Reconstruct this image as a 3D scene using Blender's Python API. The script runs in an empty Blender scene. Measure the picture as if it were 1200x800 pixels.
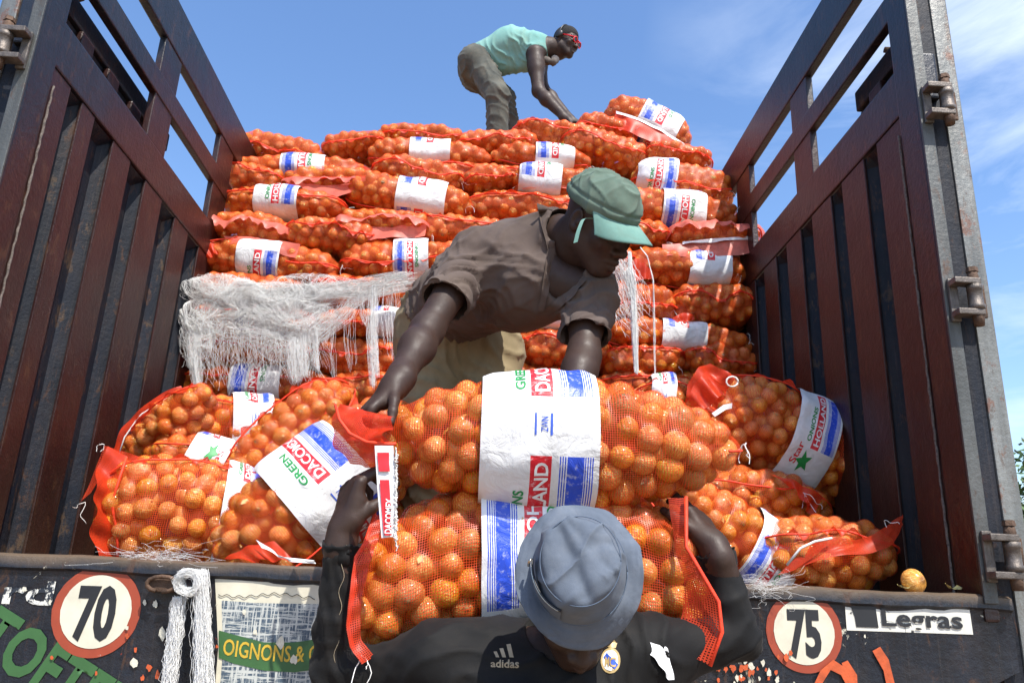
import bpy, bmesh, math, random
import numpy as np
from mathutils import Vector, Matrix, Quaternion
from mathutils.bvhtree import BVHTree
S = bpy.context.scene
COL = S.collection
random.seed(7)
RNG = np.random.default_rng(7)
# ------------------------------------------------------------------ camera, world, sun, exposure
Z0 = 1.45                                    # height of the rear sill's top edge above the ground
YAW, PITCH, ROLL, FPX = -.0298, .3051, .0418, 928.74
CAM = np.array([.0536, -1.8745, -.0368 + Z0])
def cam_axes():
    cy, sy = math.cos(YAW), math.sin(YAW); cp, sp = math.cos(PITCH), math.sin(PITCH); cr, sr = math.cos(ROLL), math.sin(ROLL)
    f = np.array([-sy*cp, cy*cp, sp]); r = np.array([cy, sy, 0.0]); u = np.cross(r, f)
    return cr*r+sr*u, -sr*r+cr*u, f
CR, CU, CF = cam_axes()
cd = bpy.data.cameras.new('camera'); cam = bpy.data.objects.new('camera', cd); COL.objects.link(cam)
cd.sensor_width = 36; cd.lens = FPX/1200*36; cd.clip_end = 3000; cd.clip_start = .05
cam.matrix_world = Matrix(((CR[0], CU[0], -CF[0], CAM[0]), (CR[1], CU[1], -CF[1], CAM[1]), (CR[2], CU[2], -CF[2], CAM[2]), (0, 0, 0, 1)))
S.camera = cam
SUNV = Vector((.30, -.58, 1.0)).normalized()   # towards the sun
W = bpy.data.worlds.new('World'); S.world = W; W.use_nodes = True
nt = W.node_tree; bg = nt.nodes['Background']
sky = nt.nodes.new('ShaderNodeTexSky'); sky.sky_type = 'NISHITA'; sky.sun_disc = False
sky.sun_elevation = math.asin(SUNV.z); sky.sun_rotation = math.atan2(SUNV.x, SUNV.y)
sky.air_density = 1.1; sky.dust_density = .9; sky.ozone_density = 1.6; sky.altitude = 0
tc = nt.nodes.new('ShaderNodeTexCoord'); mp = nt.nodes.new('ShaderNodeMapping'); mp.inputs['Scale'].default_value = (1.2, 1.2, 4.2)
mp.inputs['Rotation'].default_value = (0.25, .5, .3)
nz = nt.nodes.new('ShaderNodeTexNoise'); nz.inputs['Scale'].default_value = 2.1; nz.inputs['Detail'].default_value = 9; nz.inputs['Roughness'].default_value = .58
nz.inputs['Distortion'].default_value = .6
rp = nt.nodes.new('ShaderNodeValToRGB'); rp.color_ramp.elements[0].position = .43; rp.color_ramp.elements[0].color = (0, 0, 0, 1)
rp.color_ramp.elements[1].position = .74; rp.color_ramp.elements[1].color = (.85, .85, .85, 1)
sep = nt.nodes.new('ShaderNodeSeparateXYZ'); mr = nt.nodes.new('ShaderNodeMapRange')
mr.inputs['From Min'].default_value = .16; mr.inputs['From Max'].default_value = .52; mr.inputs['To Min'].default_value = 0; mr.inputs['To Max'].default_value = 1
mul = nt.nodes.new('ShaderNodeMath'); mul.operation = 'MULTIPLY'
mx = nt.nodes.new('ShaderNodeMix'); mx.data_type = 'RGBA'; mx.inputs['B'].default_value = (6.2, 6.9, 7.9, 1)
hs = nt.nodes.new('ShaderNodeHueSaturation'); hs.inputs['Saturation'].default_value = 1.16; hs.inputs['Value'].default_value = 1.36; hs.inputs['Hue'].default_value = .505
L = nt.links.new
L(tc.outputs['Generated'], mp.inputs['Vector']); L(mp.outputs[0], nz.inputs['Vector']); L(nz.outputs['Fac'], rp.inputs[0])
L(tc.outputs['Generated'], sep.inputs[0]); L(sep.outputs[0], mr.inputs['Value'])
L(rp.outputs[0], mul.inputs[0]); L(mr.outputs[0], mul.inputs[1]); L(mul.outputs[0], mx.inputs['Factor'])
L(sky.outputs[0], hs.inputs['Color']); L(hs.outputs[0], mx.inputs['A']); L(mx.outputs['Result'], bg.inputs['Color'])
bg.inputs['Strength'].default_value = .14
sd = bpy.data.lights.new('sun', 'SUN'); sd.energy = 4.9; sd.angle = math.radians(.5); sd.color = (1, .955, .88)
sun = bpy.data.objects.new('sun', sd); COL.objects.link(sun)
sun.rotation_euler = SUNV.to_track_quat('Z', 'Y').to_euler()
S.view_settings.view_transform = 'Standard'; S.view_settings.look = 'None'; S.view_settings.exposure = .48; S.view_settings.gamma = 1
S.render.engine = 'CYCLES'
S.cycles.transparent_max_bounces = 24; S.cycles.max_bounces = 6; S.cycles.diffuse_bounces = 3; S.cycles.use_denoising = True

# ------------------------------------------------------------------ small helpers
def ray(px, py): return CF + CR*(px-600)/FPX - CU*(py-400)/FPX
def at(px, py, Y):
    d = ray(px, py); return CAM + d*(Y-CAM[1])/d[1]
def scale_at(P): return FPX/float(np.dot(np.asarray(P)-CAM, CF))     # pixels per metre at a point
def ms(v): return v
def fin(o, label=None, cat=None, group=None, kind=None):
    if label: o['label'] = label
    if cat: o['category'] = cat
    if group: o['group'] = group
    if kind: o['kind'] = kind
    return o
def link(name, me, parent=None, mat=None, smooth=False, mats=None):
    o = bpy.data.objects.new(name, me); COL.objects.link(o)
    if parent is not None: o.parent = parent
    if mat and not me.materials: me.materials.append(mat)
    if mats:
        for m in mats: me.materials.append(m)
    if smooth: me.shade_smooth()
    return o
def empty(name, loc=(0, 0, 0)):
    o = bpy.data.objects.new(name, None); COL.objects.link(o); o.location = loc; o.empty_display_size = .1
    return o
def np_mesh(name, V, F, uv=None, smooth=True):
    """V (n,3), F (m,3|4) int arrays"""
    me = bpy.data.meshes.new(name)
    V = np.ascontiguousarray(V, dtype=np.float32); F = np.ascontiguousarray(F, dtype=np.int32)
    n, k = F.shape
    me.vertices.add(len(V)); me.vertices.foreach_set('co', V.ravel())
    me.loops.add(n*k); me.loops.foreach_set('vertex_index', F.ravel())
    me.polygons.add(n); me.polygons.foreach_set('loop_start', np.arange(0, n*k, k, dtype=np.int32))
    me.polygons.foreach_set('loop_total', np.full(n, k, dtype=np.int32))
    me.update(calc_edges=True)
    if uv is not None:
        l = me.uv_layers.new(name='UVMap'); l.data.foreach_set('uv', np.ascontiguousarray(uv[F.ravel()], dtype=np.float32).ravel())
    if smooth: me.shade_smooth()
    return me
def to_local(o, parent):
    """parent o (built in world space) under parent keeping it in place"""
    o.parent = parent; o.matrix_parent_inverse = parent_matrix(parent).inverted()
def parent_matrix(p):
    if p.parent is None: return p.matrix_basis.copy()
    return parent_matrix(p.parent) @ p.matrix_parent_inverse @ p.matrix_basis
def boxes(name, lst, mat, parent=None, bevel=.003):
    bm = bmesh.new()
    for lo, hi in lst:
        r = bmesh.ops.create_cube(bm, size=1)
        for v in r['verts']:
            v.co = Vector([(lo[i]+hi[i])/2 + v.co[i]*(hi[i]-lo[i]) for i in range(3)])
    if bevel: bmesh.ops.bevel(bm, geom=bm.edges[:], offset=bevel, segments=2, affect='EDGES', profile=.6)
    me = bpy.data.meshes.new(name); bm.to_mesh(me); bm.free()
    return link(name, me, parent, mat)
def frame_from(d):
    d = np.asarray(d, float); d = d/np.linalg.norm(d)
    h = np.array([0, 0, 1.0]) if abs(d[2]) < .9 else np.array([1.0, 0, 0])
    a = np.cross(h, d); a /= np.linalg.norm(a); return a, np.cross(d, a)
def tube(name, pts, rad, mat, parent=None, sides=8, smooth=True):
    P = np.asarray(pts, float); n = len(P); rad = np.broadcast_to(np.asarray(rad, float), (n,))
    T = np.gradient(P, axis=0); V = []
    a, b = frame_from(T[0])
    for i in range(n):
        t = T[i]/max(1e-9, np.linalg.norm(T[i])); a = a-t*np.dot(a, t); a /= np.linalg.norm(a); b = np.cross(t, a)
        for k in range(sides):
            w = 2*math.pi*k/sides; V.append(P[i]+rad[i]*(math.cos(w)*a+math.sin(w)*b))
    F = []
    for i in range(n-1):
        for k in range(sides):
            F.append((i*sides+k, i*sides+(k+1) % sides, (i+1)*sides+(k+1) % sides, (i+1)*sides+k))
    V.append(P[0]); V.append(P[-1]); c0 = n*sides
    for k in range(sides):
        F.append((c0, (k+1) % sides, k, k)); F.append((c0+1, (n-1)*sides+k, (n-1)*sides+(k+1) % sides, (n-1)*sides+(k+1) % sides))
    bmv = [tuple(v) for v in V]; ff = [tuple(dict.fromkeys(f)) for f in F]
    me = bpy.data.meshes.new(name); me.from_pydata(bmv, [], ff)
    if smooth: me.shade_smooth()
    return link(name, me, parent, mat)
def strands(name, C, rad, mat, parent=None):
    """C (S,N,3) polylines as 3-sided tubes, one mesh"""
    s, n, _ = C.shape
    T = np.gradient(C, axis=1); T /= np.linalg.norm(T, axis=2, keepdims=True)+1e-9
    h = np.array([.31, .74, .59]); A = np.cross(T, h); A /= np.linalg.norm(A, axis=2, keepdims=True)+1e-9; B = np.cross(T, A)
    V = np.stack([C+rad*(math.cos(w)*A+math.sin(w)*B) for w in (0, 2.094, 4.189)], axis=2).reshape(-1, 3)
    i = np.arange(s)[:, None, None]*n*3+np.arange(n-1)[None, :, None]*3; k = np.arange(3)[None, None, :]; k2 = (k+1) % 3
    F = np.stack([i+k, i+k2, i+3+k2, i+3+k], axis=-1).reshape(-1, 4)
    return link(name, np_mesh(name, V, F), parent, mat)
# numpy value noise --------------------------------------------------
_t = RNG.random((32, 32, 32)).astype(np.float32)
def vnoise(P, s=1.0):
    Q = np.asarray(P)*s+100.0; i = np.floor(Q).astype(int); f = Q-i; f = f*f*(3-2*f); i0 = i % 32; i1 = (i+1) % 32
    def g(a, b, c): return _t[a, b, c]
    x0, y0, z0 = i0[..., 0], i0[..., 1], i0[..., 2]; x1, y1, z1 = i1[..., 0], i1[..., 1], i1[..., 2]
    fx, fy, fz = f[..., 0], f[..., 1], f[..., 2]
    a = g(x0, y0, z0)*(1-fx)+g(x1, y0, z0)*fx; b = g(x0, y1, z0)*(1-fx)+g(x1, y1, z0)*fx
    c = g(x0, y0, z1)*(1-fx)+g(x1, y0, z1)*fx; d = g(x0, y1, z1)*(1-fx)+g(x1, y1, z1)*fx
    return ((a*(1-fy)+b*fy)*(1-fz)+(c*(1-fy)+d*fy)*fz)*2-1

# ------------------------------------------------------------------ materials
def new_mat(name):
    m = bpy.data.materials.new(name); m.use_nodes = True
    return m, m.node_tree, m.node_tree.nodes['Principled BSDF']
def N(t, typ, **kw):
    n = t.nodes.new('ShaderNode'+typ)
    for k, v in kw.items():
        if k.startswith('_'): setattr(n, k[1:], v)
        else:
            key = int(k[1:]) if k[0] == 'i' and k[1:].isdigit() else k.replace('_', ' ')
            n.inputs[key].default_value = v
    return n
def ramp(t, src, stops):
    r = t.nodes.new('ShaderNodeValToRGB'); e = r.color_ramp.elements
    while len(e) < len(stops): e.new(.5)
    for i, (p, c) in enumerate(stops): e[i].position = p; e[i].color = (*c, 1) if len(c) == 3 else c
    t.links.new(src, r.inputs[0]); return r
def mixc(t, fac, a, b):
    m = t.nodes.new('ShaderNodeMix'); m.data_type = 'RGBA'
    if isinstance(fac, (int, float)): m.inputs['Factor'].default_value = fac
    else: t.links.new(fac, m.inputs['Factor'])
    for s, k in ((a, 'A'), (b, 'B')):
        if isinstance(s, tuple): m.inputs[k].default_value = (*s, 1)
        else: t.links.new(s, m.inputs[k])
    return m.outputs['Result']
def mth(t, op, a, b=None, c=None, clamp=False):
    m = t.nodes.new('ShaderNodeMath'); m.operation = op; m.use_clamp = clamp
    for i, s in enumerate((a, b, c)):
        if s is None: continue
        if isinstance(s, (int, float)): m.inputs[i].default_value = s
        else: t.links.new(s, m.inputs[i])
    return m.outputs[0]
def bump(t, b, h, strength=.3, dist=.01):
    n = t.nodes.new('ShaderNodeBump'); n.inputs['Strength'].default_value = strength; n.inputs['Distance'].default_value = dist
    t.links.new(h, n.inputs['Height']); t.links.new(n.outputs[0], b.inputs['Normal']); return n
def obj_noise(t, scale, detail=4, rough=.55, stretch=None, out='Object', dist=0):
    c = t.nodes.new('ShaderNodeTexCoord'); n = N(t, 'TexNoise', Scale=scale, Detail=detail, Roughness=rough, Distortion=dist)
    if stretch:
        m = t.nodes.new('ShaderNodeMapping'); m.inputs['Scale'].default_value = stretch; t.links.new(c.outputs[out], m.inputs[0]); t.links.new(m.outputs[0], n.inputs['Vector'])
    else: t.links.new(c.outputs[out], n.inputs['Vector'])
    return n.outputs['Fac']
def simple(name, col, rough=.6, var=.25, scale=12, bumps=.15, metal=0, spec=.5, bscale=None, bdist=.004):
    m, t, b = new_mat(name)
    f = obj_noise(t, scale, 6)
    c2 = tuple(min(1, x*(1+var)) for x in col); c1 = tuple(x*(1-var) for x in col)
    r = ramp(t, f, [(.3, c1), (.7, c2)]); t.links.new(r.outputs[0], b.inputs['Base Color'])
    b.inputs['Roughness'].default_value = rough; b.inputs['Metallic'].default_value = metal; b.inputs['Specular IOR Level'].default_value = spec
    if bumps: bump(t, b, obj_noise(t, bscale or scale*6, 5), bumps, bdist)
    return m

def make_onion_mat():
    m, t, b = new_mat('onion_skin')
    oi = t.nodes.new('ShaderNodeObjectInfo')
    c = t.nodes.new('ShaderNodeTexCoord')
    mp = t.nodes.new('ShaderNodeMapping'); t.links.new(c.outputs['Object'], mp.inputs[0])
    # meridian streaks: noise on the normalised xy direction
    sp = t.nodes.new('ShaderNodeSeparateXYZ'); t.links.new(c.outputs['Object'], sp.inputs[0])
    an = mth(t, 'ARCTAN2', sp.outputs[1], sp.outputs[0])
    cb = t.nodes.new('ShaderNodeCombineXYZ'); t.links.new(mth(t, 'MULTIPLY', an, 4.5), cb.inputs[0]); t.links.new(mth(t, 'MULTIPLY', sp.outputs[2], .8), cb.inputs[1])
    t.links.new(mth(t, 'MULTIPLY', oi.outputs['Random'], 37), cb.inputs[2])
    st = N(t, 'TexNoise', Scale=3.0, Detail=5, Roughness=.7); t.links.new(cb.outputs[0], st.inputs['Vector'])
    r = ramp(t, st.outputs['Fac'], [(.28, (.25, .068, .009)), (.40, (.54, .20, .026)), (.55, (.80, .42, .080)), (.68, (.95, .70, .28))])
    hv = t.nodes.new('ShaderNodeHueSaturation'); t.links.new(r.outputs[0], hv.inputs['Color'])
    t.links.new(mth(t, 'MULTIPLY_ADD', oi.outputs['Random'], .030, .492), hv.inputs['Hue'])
    wn = t.nodes.new('ShaderNodeTexWhiteNoise'); wn.noise_dimensions = '1D'; t.links.new(oi.outputs['Random'], wn.inputs['W'])
    w2 = t.nodes.new('ShaderNodeTexWhiteNoise'); w2.noise_dimensions = '1D'; t.links.new(mth(t, 'ADD', oi.outputs['Random'], 3.7), w2.inputs['W'])
    t.links.new(mth(t, 'MULTIPLY_ADD', w2.outputs['Value'], .16, .93), hv.inputs['Saturation'])
    t.links.new(mth(t, 'MULTIPLY_ADD', wn.outputs['Value'], .70, .60), hv.inputs['Value'])
    # peeled papery skin patches
    pn = N(t, 'TexNoise', Scale=1.6, Detail=6, Roughness=.65, Distortion=.8)
    ad = t.nodes.new('ShaderNodeVectorMath'); ad.operation = 'ADD'; t.links.new(c.outputs['Object'], ad.inputs[0]); t.links.new(oi.outputs['Location'], ad.inputs[1])
    sc = t.nodes.new('ShaderNodeVectorMath'); sc.operation = 'SCALE'; sc.inputs['Scale'].default_value = 1.0; t.links.new(ad.outputs[0], sc.inputs[0])
    t.links.new(sc.outputs[0], pn.inputs['Vector'])
    pr = ramp(t, pn.outputs['Fac'], [(.55, (0, 0, 0)), (.60, (1, 1, 1))])
    col = mixc(t, mth(t, 'MULTIPLY', pr.outputs[0], .55), hv.outputs[0], (.42, .17, .035))
    pole = ramp(t, mth(t, 'ABSOLUTE', sp.outputs[2]), [(.82, (0, 0, 0)), (.98, (1, 1, 1))])
    col = mixc(t, mth(t, 'MULTIPLY', pole.outputs[0], .7), col, (.20, .085, .03))
    t.links.new(col, b.inputs['Base Color']); b.inputs['Roughness'].default_value = .25
    b.inputs['Coat Weight'].default_value = .4; b.inputs['Coat Roughness'].default_value = .12
    t.links.new(mth(t, 'MULTIPLY_ADD', pr.outputs[0], .3, .24), b.inputs['Roughness'])
    bump(t, b, mth(t, 'ADD', st.outputs['Fac'], mth(t, 'MULTIPLY', pn.outputs['Fac'], .6)), .40, .06)
    return m
def make_net_mat(name, cell, wid, col, trans=.35, alpha=1.0):
    """woven plastic net: threads on the UV grid (UV in metres), open holes"""
    m, t, b = new_mat(name)
    uv = t.nodes.new('ShaderNodeUVMap'); sp = t.nodes.new('ShaderNodeSeparateXYZ')
    wb = obj_noise(t, 14, 2); 
    t.links.new(uv.outputs[0], sp.inputs[0])
    u = mth(t, 'MULTIPLY_ADD', wb, .012, sp.outputs[0]); wb2 = obj_noise(t, 11, 2, out='Object'); v = mth(t, 'MULTIPLY_ADD', wb2, .012, sp.outputs[1])
    def line(x, ph):
        f = mth(t, 'FRACT', mth(t, 'MULTIPLY_ADD', x, 1/cell, ph)); return mth(t, 'LESS_THAN', f, wid)
    mask = mth(t, 'MAXIMUM', line(u, .1), line(v, .3))
    if alpha < 1: mask = mth(t, 'MULTIPLY', mask, alpha)
    f = obj_noise(t, 30, 4)
    c1 = tuple(x*.72 for x in col); r = ramp(t, f, [(.3, c1), (.7, col)])
    t.links.new(r.outputs[0], b.inputs['Base Color']); b.inputs['Roughness'].default_value = .42
    tr = t.nodes.new('ShaderNodeBsdfTranslucent'); t.links.new(r.outputs[0], tr.inputs['Color'])
    ms = t.nodes.new('ShaderNodeMixShader'); ms.inputs[0].default_value = trans; t.links.new(b.outputs[0], ms.inputs[1]); t.links.new(tr.outputs[0], ms.inputs[2])
    tp = t.nodes.new('ShaderNodeBsdfTransparent'); m2 = t.nodes.new('ShaderNodeMixShader')
    t.links.new(mask, m2.inputs[0]); t.links.new(tp.outputs[0], m2.inputs[1]); t.links.new(ms.outputs[0], m2.inputs[2])
    t.links.new(m2.outputs[0], t.nodes['Material Output'].inputs['Surface'])
    return m
RED = (.86, .085, .014)
M_ONION = make_onion_mat()
M_NET = make_net_mat('bag_net', .0052, .21, (.88, .085, .012), .15)
M_NET_FAR = make_net_mat('bag_net_worn', .0050, .30, (.92, .125, .022), .25)
M_SEAM = make_net_mat('bag_seam_net', .0038, .62, (.88, .065, .015), .45)
M_FLAP = make_net_mat('bag_flap_net', .0040, .48, (.92, .09, .03), .5)
M_PINK = make_net_mat('bag_flap_net_faded', .0040, .66, (.92, .24, .17), .4)
def make_band_mat():
    m, t, b = new_mat('printed_band')
    uv = t.nodes.new('ShaderNodeUVMap'); sp = t.nodes.new('ShaderNodeSeparateXYZ'); t.links.new(uv.outputs[0], sp.inputs[0])
    a, v = sp.outputs[0], sp.outputs[1]
    tt = mth(t, 'FRACT', v)
    inp = mth(t, 'LESS_THAN', tt, .64)
    def rng(x, lo, hi): return mth(t, 'MULTIPLY', mth(t, 'GREATER_THAN', x, lo), mth(t, 'LESS_THAN', x, hi))
    red = mth(t, 'MULTIPLY', rng(a, .42, .60), inp)
    sol = rng(a, .74, .87)
    thin = mth(t, 'MULTIPLY', rng(a, .66, .955), mth(t, 'LESS_THAN', mth(t, 'FRACT', mth(t, 'MULTIPLY', a, 48)), .55))
    blue = mth(t, 'MULTIPLY', mth(t, 'MAXIMUM', sol, thin), inp)
    # woven plastic creases + grime
    n1 = obj_noise(t, 9, 6, .6); gr = ramp(t, n1, [(.35, (.66, .655, .64)), (.6, (.80, .80, .80))])
    wr = obj_noise(t, 260, 2)
    wear = ramp(t, obj_noise(t, 70, 5, .7), [(.34, (.55, .55, .55)), (.46, (1, 1, 1))])
    c = mixc(t, mth(t, 'MULTIPLY', red, wear.outputs[0]), gr.outputs[0], (.66, .018, .03))
    c = mixc(t, mth(t, 'MULTIPLY', blue, wear.outputs[0]), c, (.025, .075, .55))
    t.links.new(c, b.inputs['Base Color']); b.inputs['Roughness'].default_value = .38
    cr = obj_noise(t, 16, 5, .6, dist=1.2)
    n = bump(t, b, cr, .55, .012)
    n2 = t.nodes.new('ShaderNodeBump'); n2.inputs['Strength'].default_value = .12; n2.inputs['Distance'].default_value = .001
    w1 = N(t, 'TexChecker', Scale=1.0); mpp = t.nodes.new('ShaderNodeMapping'); mpp.inputs['Scale'].default_value = (110, 170, 1); t.links.new(uv.outputs[0], mpp.inputs[0]); t.links.new(mpp.outputs[0], w1.inputs[0])
    t.links.new(w1.outputs['Fac'], n2.inputs['Height']); t.links.new(n.outputs[0], n2.inputs['Normal']); t.links.new(n2.outputs[0], b.inputs['Normal'])
    return m
M_BAND = make_band_mat()
M_WHITEPLAS = simple('white_woven_plastic', (.74, .74, .74), .45, .1, 30, .3)
M_INKW = simple('white_ink', (.80, .79, .77), .5, .12, 60, 0)
M_INKG = simple('green_ink', (.012, .26, .055), .5, .25, 60, 0)
M_INKR = simple('red_ink', (.66, .018, .03), .5, .2, 60, 0)
M_INKB = simple('blue_ink', (.03, .09, .5), .5, .2, 60, 0)
M_TWINE = simple('white_twine', (.78, .76, .72), .8, .15, 90, .2)
M_FLUFF = simple('white_net_fibre', (.86, .86, .84), .55, .08, 60, 0)
M_FLAKE = simple('onion_flake', (.52, .27, .085), .5, .5, 60, .3)
M_REDROPE = simple('red_seam_cord', (.80, .05, .012), .6, .25, 70, .3)

def make_paint_mat(name, mode):
    """truck paint. mode: rail = dark blue over oxblood, panel = oxblood, channel = blue black, sill = blue black chipped, post = galvanised grey"""
    m, t, b = new_mat(name)
    g = t.nodes.new('ShaderNodeNewGeometry'); sp = t.nodes.new('ShaderNodeSeparateXYZ'); t.links.new(g.outputs['Position'], sp.inputs[0])
    big = obj_noise(t, 3.5, 6, .6); streak = obj_noise(t, 7, 6, .65, (3, 3, .35)); fine = obj_noise(t, 60, 5, .7)
    red = ramp(t, streak, [(.3, (.017, .0042, .0040)), (.7, (.030, .0062, .0056))]).outputs[0]
    blue = ramp(t, streak, [(.3, (.0035, .005, .009)), (.7, (.009, .013, .023))]).outputs[0]
    scr = ramp(t, obj_noise(t, 26, 7, .75, (4, 4, .25)), [(.63, (0, 0, 0)), (.74, (1, 1, 1))]).outputs[0]
    dust = ramp(t, obj_noise(t, 5, 7, .7, dist=.8), [(.45, (0, 0, 0)), (.85, (1, 1, 1))]).outputs[0]
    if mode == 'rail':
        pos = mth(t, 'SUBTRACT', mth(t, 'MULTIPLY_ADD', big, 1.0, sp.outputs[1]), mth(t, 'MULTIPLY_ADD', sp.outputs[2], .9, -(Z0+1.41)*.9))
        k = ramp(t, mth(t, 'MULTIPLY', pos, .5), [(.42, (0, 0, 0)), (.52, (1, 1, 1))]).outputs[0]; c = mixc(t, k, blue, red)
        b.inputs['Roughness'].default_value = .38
    elif mode == 'panel':
        low = ramp(t, mth(t, 'MULTIPLY_ADD', big, .5, mth(t, 'SUBTRACT', sp.outputs[2], Z0)), [(.25, (1, 1, 1)), (.6, (0, 0, 0))]).outputs[0]
        c = mixc(t, mth(t, 'MULTIPLY', low, .45), red, (.055, .032, .020))
        b.inputs['Roughness'].default_value = .42
    elif mode == 'channel':
        rust = ramp(t, obj_noise(t, 14, 6, .7, (1, 1, .5)), [(.60, (0, 0, 0)), (.66, (1, 1, 1))]).outputs[0]
        c = mixc(t, mth(t, 'MULTIPLY', rust, .6), blue, (.10, .06, .03)); b.inputs['Roughness'].default_value = .6; b.inputs['Specular IOR Level'].default_value = .3
    elif mode == 'post':
        base = ramp(t, streak, [(.3, (.06, .063, .06)), (.7, (.12, .125, .12))]).outputs[0]
        rust = ramp(t, obj_noise(t, 11, 7, .7, (1, 1, .6)), [(.60, (0, 0, 0)), (.67, (1, 1, 1))]).outputs[0]
        c = mixc(t, mth(t, 'MULTIPLY', rust, .8), base, (.10, .045, .022)); b.inputs['Roughness'].default_value = .5; b.inputs['Metallic'].default_value = .35
    elif mode == 'door_edge':
        base = ramp(t, streak, [(.3, (.10, .105, .10)), (.7, (.24, .245, .23))]).outputs[0]
        rust = ramp(t, obj_noise(t, 15, 7, .75, (1, 1, .6)), [(.56, (0, 0, 0)), (.63, (1, 1, 1))]).outputs[0]
        c = mixc(t, mth(t, 'MULTIPLY', rust, .8), base, (.17, .075, .045)); b.inputs['Roughness'].default_value = .45; b.inputs['Metallic'].default_value = .3
    elif mode == 'sill':
        chip = ramp(t, obj_noise(t, 9, 8, .72, dist=.9), [(.63, (0, 0, 0)), (.645, (1, 1, 1))]).outputs[0]
        chip2 = ramp(t, obj_noise(t, 17, 8, .7, (1.3, 1, .8), dist=1.5), [(.68, (0, 0, 0)), (.69, (1, 1, 1))]).outputs[0]
        c = mixc(t, chip, blue, (.62, .59, .47)); c = mixc(t, chip2, c, (.42, .045, .018))
        tp_ = ramp(t, mth(t, 'MULTIPLY_ADD', big, .05, mth(t, 'SUBTRACT', sp.outputs[2], Z0)), [(.0, (0, 0, 0)), (.022, (1, 1, 1))]).outputs[0]
        c = mixc(t, mth(t, 'MULTIPLY', tp_, .75), c, (.17, .12, .075)); b.inputs['Roughness'].default_value = .42
    rs = ramp(t, obj_noise(t, 18, 8, .75, (1.5, 1.5, .5), dist=.6), [(.56, (0, 0, 0)), (.63, (1, 1, 1))]).outputs[0]
    c = mixc(t, mth(t, 'MULTIPLY', scr, .42), c, (.20, .17, .14)); c = mixc(t, mth(t, 'MULTIPLY', dust, .17), c, (.13, .085, .055)); c = mixc(t, mth(t, 'MULTIPLY', rs, .65), c, (.075, .034, .016))
    vs = ramp(t, obj_noise(t, 30, 6, .8, (5, 5, .12)), [(.56, (0, 0, 0)), (.72, (1, 1, 1))]).outputs[0]; c = mixc(t, mth(t, 'MULTIPLY', vs, .26), c, (.13, .105, .09))
    t.links.new(c, b.inputs['Base Color'])
    hh = mth(t, 'MULTIPLY_ADD', big, 2.0, fine); bump(t, b, hh, .28, .010)
    return m
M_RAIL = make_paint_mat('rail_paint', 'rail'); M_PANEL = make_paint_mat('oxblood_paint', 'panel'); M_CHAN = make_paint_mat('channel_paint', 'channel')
M_POST = make_paint_mat('grey_post', 'post'); M_EDGE = make_paint_mat('door_edge_paint', 'door_edge'); M_SILL = make_paint_mat('sill_paint', 'sill')
M_RUST = simple('rusty_iron', (.10, .058, .036), .75, .5, 30, .6, .3)
M_STEEL = simple('hinge_steel', (.13, .11, .095), .5, .4, 40, .4, .5)
M_WELD = simple('weld_bead', (.16, .13, .11), .7, .5, 160, .8)
# ------------------------------------------------------------------ ground, far trees
def build_ground():
    m, t, b = new_mat('dusty_ground')
    r = ramp(t, obj_noise(t, .8, 8, .7), [(.3, (.16, .105, .065)), (.7, (.27, .19, .125))]); t.links.new(r.outputs[0], b.inputs['Base Color'])
    b.inputs['Roughness'].default_value = .95; bump(t, b, obj_noise(t, 6, 8), .6, .05)
    n = 41; g = np.linspace(-1, 1, n); g = np.sign(g)*np.abs(g)**3*900
    X, Y = np.meshgrid(g, g, indexing='ij'); Zg = vnoise(np.stack([X, Y, X*0], -1), .02)*.0
    V = np.stack([X, Y, Zg], -1).reshape(-1, 3); i = np.arange(n-1)[:, None]*n+np.arange(n-1)[None, :]
    F = np.stack([i, i+n, i+n+1, i+1], -1).reshape(-1, 4)
    fin(link('ground', np_mesh('ground', V, F), None, m), kind='structure')
build_ground()
M_LEAF = simple('leaf_green', (.055, .10, .022), .6, .5, 1.5, 0); M_BARK = simple('bark', (.13, .09, .06), .9, .4, 8, .6)
def build_tree(x, y, h, r, seed, label):
    rg = np.random.default_rng(seed)
    t = fin(empty('tree', (x, y, 0)), label, 'tree', 'trees beyond the truck')
    n = 8; pts = [(math.sin(i*.9)*.12*i/n, math.cos(i*1.3)*.1*i/n, h*.72*i/n) for i in range(n+1)]
    tube('trunk', pts, np.linspace(.24, .07, n+1), M_BARK, t, 9)
    for k in range(6):
        a = k*1.05+seed; z = h*(.35+.06*k); e = (math.cos(a)*r*.7, math.sin(a)*r*.7, z+h*.22)
        tube('limb', [(0, 0, z), (e[0]*.5, e[1]*.5, z+h*.13), e], [.09, .06, .025], M_BARK, t, 6)
    c = rg.normal(size=(90, 3)); c /= np.linalg.norm(c, axis=1, keepdims=True); c *= (rg.random((90, 1))**.45)*np.array([r, r, h*.32]); c += np.array([0, 0, h*.68])
    M = 5200; p = c[rg.integers(0, 90, M)]+rg.normal(size=(M, 3))*r*.13
    a = rg.normal(size=(M, 3)); a /= np.linalg.norm(a, axis=1, keepdims=True); b = np.cross(a, rg.normal(size=(M, 3))); b /= np.linalg.norm(b, axis=1, keepdims=True)
    s = (.07+.06*rg.random((M, 1)))
    V = np.stack([p-a*s, p+b*s*.45, p+a*s, p-b*s*.45], 1).reshape(-1, 3); F = np.arange(M*4).reshape(-1, 4)
    link('crown', np_mesh('crown', V, F, smooth=False), t, M_LEAF)
P = at(1215, 540, 14); build_tree(P[0]+1.0, 14, 4.8, 1.9, 3, 'leafy green tree at the far right edge beyond the open gate')
P = at(1275, 560, 19); build_tree(P[0]+1.0, 19, 5.2, 2.6, 5, 'second broader tree standing farther off behind the right gate')
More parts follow.
